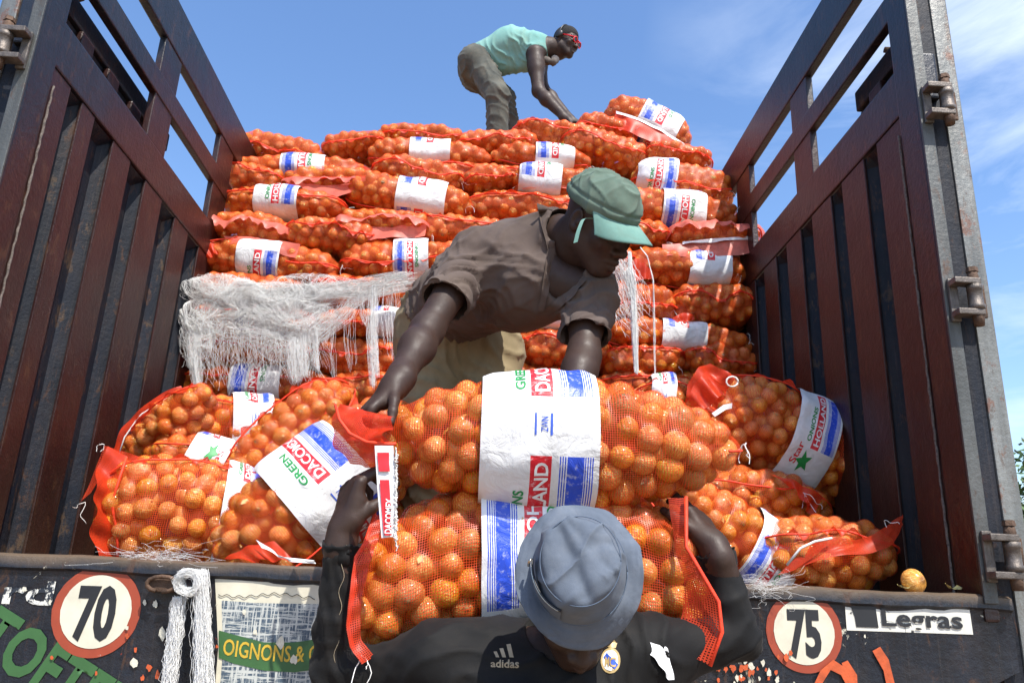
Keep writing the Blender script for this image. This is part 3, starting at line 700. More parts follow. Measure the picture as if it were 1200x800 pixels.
            for patch in range(-3, 5):
                two = patch % 2 == 0
                place(text_tris('HOLLAND' if two else 'DACOMEX', .03, me_), .452, .572, .035, .60, 0, patch)
                place(text_tris('ONIONS' if two else 'GREEN', .03, me_), .285, .375, .06, .42, 1, patch)
                if near:
                    star = [(.5+.5*math.cos(math.pi/2+q*math.pi/5)*(1 if q % 2 == 0 else .45), .5+.5*math.sin(math.pi/2+q*math.pi/5)*(1 if q % 2 == 0 else .45)) for q in range(10)]
                    place(poly_tris(star, .25), .24, .58, -.27, -.03, 1, patch, .002) if two else None
                    place(text_tris('Star', .02, me_), .13, .27, -.20, .03, 2, patch) if two else None
                    place(text_tris('ZWN', .02, me_), .50, .56, .78, .87, 3, patch) if two else None; place(poly_tris([(0, 0), (1, 0), (1, .12), (0, .12)], .3), .44, .60, .76, .89, 3, patch) if two else None; place(poly_tris([(0, .9), (1, .9), (1, 1), (0, 1)], .3), .45, .60, .76, .89, 3, patch) if two else None
    # sewn seams: cord plus a ruffled ribbon
    for sm in seams:
        f, wid, t0, t1 = sm[:4]; matf = sm[4] if len(sm) > 4 else M_SEAM; droop = sm[5] if len(sm) > 5 else 0.3
        n = max(14, int(40*(t1-t0)/2)+(20 if near else 0)); ts = np.linspace(t0, t1, n); phi = math.asin(f)+.16*vnoise(np.stack([ts*2.2, ts*0+seed, ts*0], -1), 1.0)
        Ps = np.array([sh.pt(np.array(t_*.985), np.array(p_)) for t_, p_ in zip(ts, phi)])
        # outward direction in the yz plane
        cen = np.array([sh.pt(np.array(t_*.985), np.array([0, math.pi])).mean(0) for t_ in ts]); O = Ps-cen; O[:, 0] = 0
        O /= np.maximum(np.linalg.norm(O, axis=1, keepdims=True), 1e-6); Ps = Ps+O*.004
        tube('seam_cord', Ps, .0030 if near else .0042, M_REDROPE, root, 5)
        if wid > 0:
            nr = 5; rows = []
            for k in range(nr+1):
                q = k/nr; w = wid*q*(.75+.45*vnoise(np.stack([ts*5, ts*0+seed*2, ts*0], -1), 1.0))
                wave = .010*q*np.sin(ts*23+seed)+.012*q*vnoise(np.stack([ts*12, ts*0+seed, ts*0], -1), 1.0)
                rows.append(Ps+O*w[:, None]*(1-.25*q)+np.array([0, 0, -1.0])*(w*droop*q+wave)[:, None]*1.0)
            G = np.stack(rows, 1); us = np.concatenate([[0], np.cumsum(np.linalg.norm(np.diff(Ps, axis=0), axis=1))])
            uvs = np.stack(np.broadcast_arrays(us[:, None], (np.arange(nr+1)/nr*wid)[None]), -1).reshape(-1, 2)
            link('seam_flap', np_mesh('seam_flap', G.reshape(-1, 3), quads(n, nr+1), uvs), root, matf)
    root['_'] = 0; del root['_']
    return root, sh
def bag_matrix(pos, tilt=0, yaw=0, roll=0):
    """tilt: counter-clockwise in the picture; yaw: right end swings away; roll about the own axis"""
    return Matrix.Translation(pos) @ Matrix.Rotation(math.radians(-tilt), 4, 'Y') @ Matrix.Rotation(math.radians(yaw), 4, 'Z') @ Matrix.Rotation(math.radians(roll), 4, 'X')
def sheet(name, A, B, mat, parent, nw=8, wave=.006, freq=3., seed=0, folds=None, nl=None):
    """cloth between two 3D polylines, with ripples; UV in metres"""
    A = np.asarray(A, float); B = np.asarray(B, float); n = nl or 36
    def rs(P):
        d = np.concatenate([[0], np.cumsum(np.linalg.norm(np.diff(P, axis=0), axis=1))]); s = np.linspace(0, d[-1], n)
        Q = np.stack([np.interp(s, d, P[:, i]) for i in range(3)], 1)
        for _ in range(2): Q[1:-1] = (Q[:-2]+2*Q[1:-1]+Q[2:])/4
        return Q, s
    a, sa = rs(A); b, sb = rs(B); k = np.linspace(0, 1, nw+1)[None, :, None]; G = a[:, None]*(1-k)+b[:, None]*k
    t = np.gradient(a, axis=0); w = b-a; nn = np.cross(t, w); nn /= np.maximum(1e-9, np.linalg.norm(nn, axis=1, keepdims=True))
    s = sa[:, None]; kk = np.linspace(0, 1, nw+1)[None]
    dsp = wave*(np.sin(s/max(1e-6, sa[-1])*freq*6.28+kk*2.2+seed)+.9*vnoise(np.stack(np.broadcast_arrays(s*26, kk*3, seed*1.7+s*0), -1), 1.0))*(.35+.65*kk)
    G = G+nn[:, None]*dsp[..., None]
    wl = np.linalg.norm(w, axis=1).mean()
    uv = np.stack(np.broadcast_arrays(s, kk*wl), -1).reshape(-1, 2)
    i = np.arange(n-1)[:, None]*(nw+1)+np.arange(nw)[None]; F = np.stack([i, i+1, i+nw+2, i+nw+1], -1).reshape(-1, 4)
    o = link(name, np_mesh(name, G.reshape(-1, 3), F, uv), None, mat)
    if parent is not None: to_local(o, parent)
    return o
def pts3(lst): return [at(*p) for p in lst]
def twine(parent, P, n=3, s=.02, seed=0):
    rg = np.random.default_rng(seed); C = []
    s = s*.62
    for k in range(n):
        q = [np.asarray(P, float)]; d = rg.normal(size=3)*s*.25
        for i in range(11): d = d*.8+rg.normal(size=3)*s*.13+np.array([0, 0, -s*.05]); q.append(q[-1]+d)
        C.append(q)
    o = strands('tie_string', np.array(C), .0010, M_TWINE); to_local(o, parent); return o
# ---------------- the stack
def face_y(py):
    return float(np.interp(py, [130, 165, 200, 240, 290, 480], [2.05, 1.92, 1.74, 1.58, 1.47, 1.42]))
def stack_bag(x0, y0, x1, y1, label, tilt=0, band=None, flip=False, seams=((.0, .012, -1, 1),), phase=0., seed=0, dy=0, mats=None, hs=1.12, r=.0255, twn=None, yaw=0, **kw):
    cx, cy = (x0+x1)/2, (y0+y1)/2; Y = face_y(cy)+dy; bdep = .17
    P = at(cx, cy, Y+bdep*.75); sc = scale_at(at(cx, cy, Y)); Lm = (x1-x0)/sc/max(.8, math.cos(math.radians(tilt)))*1.04; c = (y1-y0)/2/sc*hs*.97
    bd = None
    if band: bd = tuple(((bx-cx)/((x1-x0)/2))*.96 for bx in band)
    root, sh = make_bag('onion_bag', label, bag_matrix(P, tilt, yaw, 0), Lm, bdep, c, seed, r=r, band=bd, flip=flip, seams=seams, phase=phase,
                        group='onion bags stacked in the truck', e=2.9, nb=7, nc=3.4, mc=2.0, grid=(64, 40), **kw)
    if twn != 0: twine(root, np.array(at(x1-3 if twn != -1 else x0+3, cy, Y-.01)), 2, .03, seed)
    return root
SM = ((.05, .014, -1, 1),)
def wide(f, w, a, b): return (f, w, a, b, M_PINK, .75)
ST = [
 # x0,y0,x1,y1,label,kwargs
 (283, 168, 386, 200, 'concave top-row bag at the left end of the stack, against the left rail', dict(tilt=-9, seams=((-.45, .012, -1, 1),))),
 (380, 166, 455, 192, 'short bag on the top row right of the dip, seam rising to the right', dict(tilt=10, seams=((-.3, .012, -1, 1),))),
 (443, 157, 548, 181, 'top-row bag left of the climbing man, its seam along the lower edge', dict(seams=((-.4, .012, -1, 1),))),
 (531, 162, 632, 192, 'top-row bag directly under the feet of the man on the stack', dict(tilt=5, seams=((-.1, .012, -1, 1),))),
 (597, 152, 704, 184, 'top-row bag just right of the standing man, two seams crossing it', dict(tilt=-4, seams=((.1, .012, -1, 1),))),
 (672, 146, 745, 174, 'small top-row bag under the hand of the man on the stack', dict(tilt=-8, seams=((-.3, .012, -1, 1),))),
 (655, 164, 757, 203, 'long bag below the tilted topmost bag, seam dipping to the right', dict(tilt=-13, seams=((.0, .014, -1, 1),))),
 (752, 180, 832, 206, 'short bag at the right shoulder of the stack, seam sloping to the rail', dict(tilt=-10, seams=((-.1, .016, -1, 1),))),
 (266, 193, 436, 226, 'second-row bag with white band and red end flap beside the left rail', dict(band=(337, 388), flip=True, phase=.35, tilt=3, seams=((-.75, .012, -1, 0),))),
 (432, 175, 580, 209, 'second-row bag with a nearly blank white band left of centre', dict(band=(482, 530), flip=True, phase=.70, seams=((-.8, .0, -1, 1),))),
 (574, 181, 692, 210, 'second-row bag with white band above the flapped bag near the centre', dict(band=(625, 671), flip=True, phase=.50, seams=((-.8, .0, -1, 1),))),
 (737, 200, 858, 248, 'bag with small band above its seam below the right end of the top row', dict(band=(741, 785), phase=.40, tilt=-7, seams=((-.35, .016, -1, 1),))),
 (264, 203, 345, 237, 'short bag at the left rail with a drooping red seam', dict(seams=((.1, .014, -1, 1),), tilt=-8)),
 (334, 208, 458, 238, 'bag at upper left with a wide faded pink ruffle across its front', dict(seams=(wide(-.1, .065, -1, 1),), tilt=2)),
 (436, 196, 548, 233, 'rounded bag left of centre with a thin seam falling to the right', dict(tilt=-7, seams=((.0, .014, -1, 1),))),
 (543, 205, 604, 236, 'short bag in the gap left of the flapped bag', dict(tilt=6, seams=((-.1, .014, -1, 1),))),
 (596, 204, 700, 246, 'bag with white-edged open flap above its band behind the green cap', dict(band=(606, 655), flip=True, phase=.55, seams=((-.9, .0, -1, 1),), tilt=-3)),
 (262, 230, 412, 268, 'bag near the left wall with white band cut by a horizontal seam', dict(band=(307, 358), flip=False, phase=.15, seams=((.1, .010, -1, 1),))),
 (406, 218, 556, 264, 'tilted bag with wide creased white band left of the bending man', dict(band=(468, 526), flip=True, phase=.72, tilt=-5, seams=((-.9, .0, -1, 1),))),
 (690, 232, 866, 280, 'bag at the right with band showing blue, red and green print', dict(band=(768, 819), flip=True, phase=.12, tilt=-5, seams=((-.8, .016, -1, 1),))),
 (248, 258, 352, 300, 'bag at the left wall top edge with long pink ruffled seam', dict(seams=(wide(.1, .07, -1, 1),), tilt=-5)),
 (336, 264, 452, 308, 'bag left of the man with plain seam and white knot', dict(seams=((.05, .02, -1, 1),), tilt=-3)),
 (394, 254, 510, 294, 'bag beside the man\'s back with pink ruffle and hidden right end', dict(seams=(wide(.1, .065, -1, 1),))),
 (700, 266, 784, 302, 'small bag just right of the cap visor with thin red seam', dict(seams=((.0, .016, -1, 1),))),
 (772, 268, 889, 308, 'bag at the right wall\'s upper corner with faded pink flap and white edge', dict(seams=(wide(.35, .085, -1, 1),), tilt=1)),
 (233, 293, 406, 338, 'bag above the white tangle with band showing green, red and blue print', dict(band=(288, 338), flip=False, phase=.60, seams=((.55, .012, -1, -.4), (-.1, .012, .3, 1)), tilt=-3)),
 (400, 290, 560, 336, 'bag left of the bending man\'s waist with part of a band showing', dict(band=(464, 505), flip=True, phase=.2, seams=((-.2, .014, -1, 1),), tilt=4)),
 (722, 300, 872, 346, 'bag with band printed blue and red at the right of the hanging cord', dict(band=(798, 848), flip=True, phase=.68, tilt=-2, seams=((-.9, 0, -1, 1),))),
 (690, 298, 742, 345, 'short bag netted with white threads behind the visor', dict(seams=((.1, .014, -1, 1),))),
 (224, 328, 372, 366, 'bag behind the upper part of the white tangle', dict(seams=((.1, .03, -1, -.6),))),
 (366, 330, 480, 372, 'bag behind the right arm of the white tangle with a red end flap', dict(seams=((.2, .03, -1, .2),))),
 (690, 338, 792, 388, 'bag right of the cord with doubled red seam at its middle', dict(seams=((-.1, .018, -1, 1),))),
 (778, 338, 886, 388, 'bag against the right wall with seam curving up to its knot', dict(seams=((.0, .014, -1, 1),), tilt=2)),
 (222, 362, 380, 402, 'bag wholly veiled by the white tangle', dict(seams=((.0, .014, -1, 1),), band=(288, 330), flip=True, phase=.4)),
 (372, 368, 500, 406, 'bag with white band just left of the bending man\'s trousers', dict(seams=((-.2, .02, -1, 1),), band=(440, 475), flip=True, phase=.72)),
 (600, 366, 700, 398, 'bag with blank band seen between belly and hanging arm', dict(seams=((-.8, .0, -1, 1),), band=(613, 657), flip=True, phase=.72)),
 (600, 392, 716, 438, 'bag with long red seam seen under the arm of the bending man', dict(seams=((.2, .022, -1, 1),))),
 (700, 384, 880, 422, 'bag with tilted creased band, second above the right pile', dict(band=(766, 819), flip=True, phase=.70, tilt=-3, seams=((-.9, 0, -1, 1),))),
 (212, 398, 372, 440, 'bag under the tangle with a red frilled seam at the left', dict(seams=((.1, .03, -1, 1),))),
 (366, 402, 486, 448, 'bag under the fringe of threads with wavy red seam', dict(seams=((.1, .018, -1, 1),), tilt=3)),
 (700, 410, 800, 450, 'bag behind the right end of the carried bag', dict(seams=((.3, .018, -1, 1),), tilt=3)),
 (788, 408, 884, 450, 'bag at the wall with kinked red seam above the right pile', dict(seams=((.0, .016, -1, 1),), tilt=-6)),
 (214, 434, 402, 480, 'bag with banded middle peeping over the left pile', dict(band=(281, 340), flip=True, phase=.42, seams=((.1, .010, -1, 1),))),
 (388, 438, 500, 486, 'bag behind the hand that grips the carried bag', dict(seams=((.2, .016, -1, 1),))),
 (480, 200, 640, 240, 'bag partly behind the back of the bending man', dict(seams=((.2, .016, -1, 1),), dy=.12)),
 (500, 330, 700, 372, 'bag hidden behind the bending man\'s chest', dict(seams=((.2, .016, -1, 1),), dy=.08)),
 (482, 400, 610, 440, 'bag behind the trousers of the bending man', dict(seams=((.2, .016, -1, 1),), dy=.05)),
 (690, 440, 884, 480, 'bag low in the stack behind the right pile', dict(seams=((.2, .016, -1, 1),), dy=.02)),
 (540, 234, 700, 275, 'bag behind the neck of the bending man', dict(seams=((.2, .016, -1, 1),), dy=.1)),
 (470, 262, 610, 302, 'bag behind the ribs of the bending man', dict(seams=((.2, .016, -1, 1),), dy=.06)),
 (600, 298, 700, 340, 'bag behind the open collar of the bending man', dict(seams=((.1, .016, -1, 1),), dy=.06)),
 (560, 432, 700, 474, 'bag low in the stack directly behind the carried bag', dict(seams=((.2, .016, -1, 1),), dy=.05)),
 (236, 476, 420, 520, 'buried bag behind the left pile, fourth row from the floor', dict(seams=((.2, .016, -1, 1),), dy=.04)),
 (410, 480, 600, 524, 'buried bag behind the carried load, left of its middle', dict(seams=((.2, .016, -1, 1),), dy=.04)),
 (590, 470, 780, 520, 'buried bag behind the carried load, right of its middle', dict(seams=((.2, .016, -1, 1),), dy=.04)),
 (740, 476, 900, 524, 'buried bag low against the right wall behind the right pile', dict(seams=((.2, .016, -1, 1),), dy=.04)),
]
for i, (x0, y0, x1, y1, lab, kw) in enumerate(ST):
    stack_bag(x0, y0, x1, y1, lab, seed=i+1, **kw)
# the topmost, tilted bag with its red flap
rt = stack_bag(709, 128, 806, 180, 'topmost bag lying tilted on the right of the stack with white-stitched red flap', tilt=-25, seed=70, seams=(), band=(745, 790), flip=True, phase=.5, dy=.0, hs=.95)
Yt = face_y(154)-.03
sheet('open_flap', pts3([(722, 131, Yt), (745, 138, Yt-.02), (775, 152, Yt-.02), (803, 170, Yt)]), pts3([(716, 146, Yt), (738, 156, Yt-.04), (770, 168, Yt-.04), (806, 186, Yt-.02)]), M_SEAM, rt, 6, .006, 2)
sheet('flap_hem', pts3([(722, 130, Yt-.005), (745, 137, Yt-.025), (775, 151, Yt-.025), (803, 169, Yt-.005)]), pts3([(722, 133, Yt-.005), (745, 140, Yt-.027), (775, 154, Yt-.027), (803, 173, Yt-.005)]), M_WHITEPLAS, rt, 2, .002, 4)
# loose flaps, hems and ears of single stack bags
SB = {o['label']: o for o in list(COL.objects) if o.get('group') == 'onion bags stacked in the truck'}
def sf(name, key, a, b, mat, dy=-.035, **kw):
    par = [o for l, o in SB.items() if key in l][0]
    f = lambda E: [at(x, y, face_y(y)+dy-(z if len(r_) else 0)) for r_ in [()] for x, y, z in [(q[0], q[1], q[2] if len(q) > 2 else 0) for q in E]]
    return sheet(name, f(a), f(b), mat, par, 6, kw.get('w', .006), 2, kw.get('seed', 1))
sf('open_flap', 'white-edged open flap', [(606, 205), (650, 208), (694, 212)], [(613, 222), (650, 220), (692, 225)], M_PINK)
sf('flap_hem', 'white-edged open flap', [(604, 203), (650, 206), (695, 210)], [(607, 206), (650, 209), (695, 213)], M_WHITEPLAS, -.045, w=.002)
sf('end_flap', 'red end flap beside the left rail', [(406, 190), (420, 192), (434, 198)], [(412, 208), (424, 212), (433, 210)], M_SEAM)
sf('end_flap', 'blue and red at the right of the hanging cord', [(738, 304), (750, 302), (762, 304)], [(742, 330), (752, 328), (764, 326)], M_SEAM)
sf('flap_hem', 'faded pink flap and white edge', [(800, 283), (840, 279), (889, 276)], [(800, 286), (840, 283), (889, 279)], M_WHITEPLAS, -.06, w=.003)
sf('open_flap', 'faded pink flap and white edge', [(776, 286), (830, 284), (889, 280)], [(778, 300), (830, 302), (880, 296)], M_PINK, -.05)
sf('open_flap', 'long pink ruffled seam', [(262, 276), (300, 278), (352, 286)], [(268, 286), (310, 292), (346, 302)], M_PINK, -.05)
sf('open_flap', "beside the man's back with pink ruffle", [(392, 262), (440, 266), (500, 262)], [(394, 278), (440, 280), (498, 276)], M_PINK, -.05)
sf('open_flap', 'wide faded pink ruffle', [(334, 210), (380, 218), (455, 208)], [(336, 224), (385, 233), (455, 216)], M_PINK, -.05)
sf('end_flap', 'above the white tangle with band', [(236, 296), (243, 286), (250, 282)], [(246, 304), (252, 298), (256, 296)], M_SEAM, -.04)
sf('end_flap', 'against the right wall with seam curving', [(788, 372), (800, 366), (812, 368)], [(790, 382), (802, 378), (814, 374)], M_SEAM, -.04)
# hidden bulk of the load behind the visible faces (a continuous pile)
def bulk():
    n = 60; X = np.linspace(-1.18, 1.18, n); Y = np.linspace(1.78, 2.95, 34); G = np.zeros((n, 34, 3))
    for i, x in enumerate(X):
        for j, y in enumerate(Y):
            k = (y-1.78)/1.17; z = 1.98+min(.40, .9*k)
            z -= .35*max(0, abs(x+.02)-.75); z -= .10*max(0, .0-x)
            if j == 0: z = -.02
            elif j == 1: z = 1.8
            G[i, j] = (x, y, Z(z))
    G[..., 2] += .03*vnoise(G, 9)+.015*vnoise(G, 26)
    i = np.arange(n-1)[:, None]*34+np.arange(33)[None]; F = np.stack([i, i+34, i+35, i+1], -1).reshape(-1, 4)
    m = simple('pile_orange', (.42, .10, .02), .6, .5, 24, .8, bscale=30, bdist=.02)
    fin(link('onion_bag_bulk', np_mesh('onion_bag_bulk', G.reshape(-1, 3), F), None, m), 'orange mass of netted onions deeper in the truck behind the stack faces', 'onion load', kind='stuff')
bulk()
# ------------------------------------------------------------------ loose bags lying on the bed, and the two carried bags
def loose(label, px, py, Y, tilt, yaw, roll, L_, b, c, seed, group='loose onion bags on the truck bed', **kw):
    kw.setdefault('near', True); kw.setdefault('grid', (110, 72)); kw.setdefault('r', .0262)
    return make_bag('onion_bag', label, bag_matrix(at(px, py, Y-b*.7)+np.array([0, b*.7, 0]), tilt, yaw, roll), L_, b, c, seed, group=group, **kw)
def wtube(name, pts, rad, mat, parent, sides=8):
    o = tube(name, pts, rad, mat, None, sides); to_local(o, parent); return o
# left pile
B, _ = loose('pear-shaped bag propped against the left wall, highest of the left pile', 190, 512, .88, 52, -35, 0, .52, .14, .125, 201, seams=((.75, .012, -1, 1),), taper=-.25, nb=3, nc=2.2)
twine(B, at(215, 459, .84), 3, .02, 1)
sheet('end_flap', pts3([(138, 538, .80), (150, 508, .80), (176, 482, .80), (196, 466, .80), (215, 457, .82)]), pts3([(128, 536, .80), (143, 500, .80), (170, 474, .80), (190, 460, .80), (212, 452, .82)]), M_SEAM, B, 4, .004, 3, 1)
wtube('hem_cord', pts3([(138, 536, .79), (146, 512, .79), (160, 492, .79), (166, 485, .79), (184, 474, .79), (197, 464, .79)]), .0025, M_TWINE, B, 5)
B, _ = loose('bag with plain white band curling down, between the propped bag and the slanting one', 264, 500, .98, 6, 20, 0, .58, .15, .13, 202, band=(-.05, .42), phase=.78, seams=((.6, .012, -1, 1),))
sheet('gathered_end', pts3([(203, 478, .86), (207, 460, .85), (222, 450, .85), (235, 462, .85)]), pts3([(216, 492, .86), (222, 484, .85), (234, 480, .85), (238, 472, .85)]), M_SEAM, B, 6, .012, 3, 2)
twine(B, at(210, 464, .84), 3, .03, 5)
sheet('care_tag', pts3([(236, 472, .83), (238, 498, .82)]), pts3([(241, 472, .83), (242, 498, .82)]), M_WHITEPLAS, B, 2, .001, 1)
B, _ = loose('bandless bag slanting up to the right, in the middle of the left pile', 338, 508, .70, 48, 8, 0, .50, .135, .12, 203, seams=((.85, .016, -1, 1), (-.7, .016, -1, 1)), lump=.05)
sheet('end_flap', pts3([(340, 470, .68), (352, 450, .68), (372, 446, .70), (390, 458, .72)]), pts3([(346, 478, .66), (358, 466, .66), (374, 464, .68), (388, 470, .70)]), M_FLAP, B, 5, .005, 2, 4)
twine(B, at(287, 569, .60), 3, .02, 7)
B, _ = loose('half-buried bag with blue printed band end between the two front bags of the left pile', 262, 565, .74, -22, 20, 0, .56, .14, .12, 205, band=(-.62, -.22), flip=True, phase=.02, seams=((.4, .0, -1, 1),))
B, _ = loose('front left bag with red ruffled end flap standing by the corner of the left wall', 202, 600, .48, -3, 20, 0, .48, .165, .158, 204, band=(.34, .74), phase=.7, seams=((.8, .010, -1, 1),), nb=4, nc=4, mc=2)
sheet('end_flap', pts3([(150, 534, .36), (140, 560, .34), (132, 590, .34), (136, 620, .34), (140, 652, .36)]), pts3([(126, 524, .34), (110, 556, .30), (112, 590, .28), (106, 618, .28), (114, 652, .30)]), M_SEAM, B, 10, .012, 3.2, 2)
sheet('end_flap', pts3([(178, 540, .38), (150, 530, .36), (122, 522, .36)]), pts3([(134, 566, .36), (118, 560, .36), (98, 588, .40)]), M_FLAP, B, 8, .010, 2, 6)
wtube('hem_cord', pts3([(148, 536, .33), (140, 560, .31), (131, 590, .31), (137, 622, .31), (138, 652, .32)]), .004, M_REDROPE, B, 5)
twine(B, at(100, 588, .36), 2, .02, 8); twine(B, at(122, 521, .35), 2, .02, 9)
B, _ = loose('front bag of the left pile with wide printed band slanting up beside the carrier\'s arm', 372, 570, .36, 46, 6, 0, .68, .165, .150, 206, band=(-.30, .34), flip=False, phase=1.02, seams=((-.7, .0, -1, 1),), nb=4, nc=3.2, mc=2)
sheet('end_flap', pts3([(262, 654, .12), (290, 640, .11), (322, 634, .10)]), pts3([(286, 657, .08), (310, 655, .07), (345, 656, .07)]), M_SEAM, B, 6, .008, 2.5, 3)
sheet('care_tag', pts3([(300, 632, .08), (314, 640, .07), (330, 652, .06), (368, 656, .06)]), pts3([(306, 640, .07), (322, 650, .06), (340, 658, .06), (370, 660, .06)]), M_WHITEPLAS, B, 3, .004, 2)
# right pile
B, _ = loose('bag peeping out above the right pile with a strip of printed band', 822, 474, 1.02, -8, 0, 0, .50, .14, .11, 210, band=(-.75, -.42), flip=False, phase=.9, seams=((.4, .012, -1, 1),))
B, _ = loose('big bag leaning on the right wall with green star on its white band', 938, 510, .80, -20, 6, 0, .74, .17, .165, 211, band=(-.16, .24), flip=False, phase=.16, seams=((.85, .010, -1, 1),), nb=4, nc=3, mc=2)
sheet('gathered_end', pts3([(802, 474, .56), (806, 450, .54), (818, 430, .54), (832, 426, .55)]), pts3([(838, 484, .56), (848, 468, .54), (856, 452, .54), (861, 444, .55)]), M_SEAM, B, 8, .016, 2, 3)
sheet('gathered_end', pts3([(806, 470, .53), (812, 452, .52), (828, 434, .52)]), pts3([(820, 482, .53), (834, 474, .51), (852, 456, .51)]), M_FLAP, B, 6, .012, 2, 8)
wtube('tie_loop', [at(858+7*math.cos(k*.6), 447+6*math.sin(k*.6), .52) for k in range(12)], .003, M_TWINE, B, 5)
sheet('care_tag', pts3([(834, 484, .50), (848, 474, .50), (858, 472, .50)]), pts3([(838, 488, .50), (850, 480, .50), (858, 478, .50)]), M_WHITEPLAS, B, 2, .002, 1)
twine(B, at(985, 461, .80), 2, .03, 11)
B, _ = loose('squashed bag with knotted red end under the starred bag', 898, 580, .66, -8, 8, 0, .46, .14, .095, 212, seams=((.2, .0, -1, 1),))
sheet('gathered_end', pts3([(904, 556, .52), (925, 560, .50), (948, 572, .50), (966, 582, .52)]), pts3([(922, 566, .50), (934, 576, .48), (944, 592, .48), (952, 604, .50)]), M_SEAM, B, 8, .012, 2.5, 5)
twine(B, at(944, 578, .47), 3, .03, 12)
B, _ = loose('bag in the shade behind the carrier\'s right-hand sleeve', 806, 614, .62, 4, 0, 0, .46, .14, .12, 215, seams=((.2, .016, -1, 1),))
B, _ = loose('bag with band printed blue, red and green sloping down beside the carrier\'s raised arm', 862, 628, .44, -30, 4, 0, .56, .15, .115, 213, band=(.12, .60), flip=True, phase=.12, seams=((-.8, .0, -1, 1),))
B, _ = loose('bag at the sill with translucent red flap pointing to the right wall', 974, 646, .40, 0, 4, 0, .44, .15, .105, 214, seams=((.3, .010, -1, 1),), nb=4)
sheet('open_flap', pts3([(912, 674, .26), (945, 660, .22), (985, 650, .20), (1020, 648, .22), (1044, 640, .24), (1060, 614, .28)]), pts3([(950, 634, .24), (975, 634, .22), (1000, 632, .22), (1020, 628, .24), (1042, 614, .26), (1059, 603, .28)]), M_FLAP, B, 10, .008, 2.2, 3)
wtube('hem_cord', pts3([(922, 662, .215), (938, 642, .20), (955, 634, .20), (975, 630, .20)]), .0035, M_TWINE, B, 5)
twine(B, at(1040, 610, .22), 2, .014, 15)
# bags under the bending man and behind the carried load
for i, (px, py, Y, tl, lab) in enumerate(((470, 640, .62, 4, 'bag on the bed floor behind the left half of the carried load'), (640, 650, .60, -3, 'bag on the bed floor behind the carrier\'s hat'), (740, 600, .90, 6, 'bag deep behind the right half of the carried load'), (560, 575, .86, -5, 'bag under the feet of the bending man'), (440, 560, .95, 5, 'bag right of the slanting bandless bag, mostly hidden'))):
    loose(lab, px, py, Y, tl, 0, 0, .62, .17, .13, 230+i, near=False, grid=(64, 40), seams=((.3, .014, -1, 1),), group='onion bags hidden behind the carried load')
# ---- the carried bags
T, _ = loose('upper of the two carried bags, lying level with a broad printed white band', 655, 511, -.20, .6, 0, 0, .80, .125, .142, 301, group='onion bags carried on the shoulders', band=(-.395, .195), phase=.80, seams=((-.15, .0, .9, 1),), nb=2.4, nc=2.3, mc=1.6, e=2.2, lump=.05, grid=(160, 110), r=.0268)
twine(T, at(873, 521, -.22), 4, .02, 21)
sheet('gathered_end', pts3([(398, 472, -.20), (388, 496, -.22), (392, 524, -.24), (412, 542, -.24)]), pts3([(462, 486, -.30), (455, 502, -.33), (452, 522, -.33), (446, 546, -.30)]), M_SEAM, T, 10, .010, 2.5, 4)
sheet('gathered_end', pts3([(394, 476, -.24), (402, 500, -.27), (424, 530, -.29)]), pts3([(420, 474, -.25), (438, 496, -.29), (456, 520, -.32)]), M_FLAP, T, 8, .012, 2, 9)
wtube('hem_cord', pts3([(393, 474, -.25), (398, 492, -.28), (410, 508, -.30), (430, 518, -.32), (452, 520, -.33), (464, 520, -.335)]), .0035, M_REDROPE, T, 5)
Yg = -.385
tg = sheet('printed_tag', pts3([(439, 522, Yg), (442, 570, Yg), (447, 630, Yg)]), pts3([(461, 522, Yg), (464, 570, Yg), (465, 628, Yg)]), M_WHITEPLAS, T, 5, .0015, 1.5, 1)
sheet('tag_print', pts3([(445, 562, Yg-.003), (447, 595, Yg-.003), (450, 627, Yg-.003)]), pts3([(456, 562, Yg-.003), (458, 595, Yg-.003), (459, 627, Yg-.003)]), M_INKR, tg, 3, .0008, 1, 1)
sheet('tag_print', pts3([(442, 530, Yg-.003), (443, 542, Yg-.003), (444, 552, Yg-.003)]), pts3([(456, 530, Yg-.003), (456, 542, Yg-.003), (457, 552, Yg-.003)]), M_INKR, tg, 3, .0008, 1, 1)
V, F = text_tris('DACOMEX', .03); s0 = 1/scale_at(at(452, 600, Yg)); V2 = V*np.array([40*s0/V[:, 0].max(), 8*s0])
flat_print('tag_lettering', (V2, F), at(458.5, 625, Yg-.006), (-.05, 0, 1), (-1, 0, 0), M_INKW, tg, 1, 1, .0005)
rgx = np.random.default_rng(4); fr = np.array([[at(464+rgx.normal()*1.2+.3*(k-3)*rgx.random(), 524+j*2.4+2*k*rgx.random(), Yg-.002) for k in range(6)] for j in range(48)])
to_local(strands('tag_fringe', fr, .0012, M_TWINE), tg)
S2, _ = loose('lower of the two carried bags, sagging over the carrier\'s back behind his hat', 628, 646, -.13, 3, 0, 0, .82, .13, .150, 302, group='onion bags carried on the shoulders', band=(-.27, .25), flip=True, phase=.30, seams=(), nb=4.5, nc=4.2, mc=2, e=2.4, bend=(.105, -.07), lump=.05, grid=(160, 110), r=.0275)
sheet('open_flap', pts3([(784, 584, -.27), (789, 645, -.29), (803, 675, -.30), (800, 722, -.30), (776, 752, -.30)]), pts3([(804, 582, -.29), (804, 640, -.32), (842, 705, -.34), (846, 740, -.34), (832, 780, -.34)]), M_FLAP, S2, 12, .008, 1.6, 2)
wtube('hem_cord', pts3([(804, 582, -.295), (804, 640, -.325), (842, 705, -.345), (846, 740, -.345), (832, 780, -.345)]), .004, M_REDROPE, S2, 6)
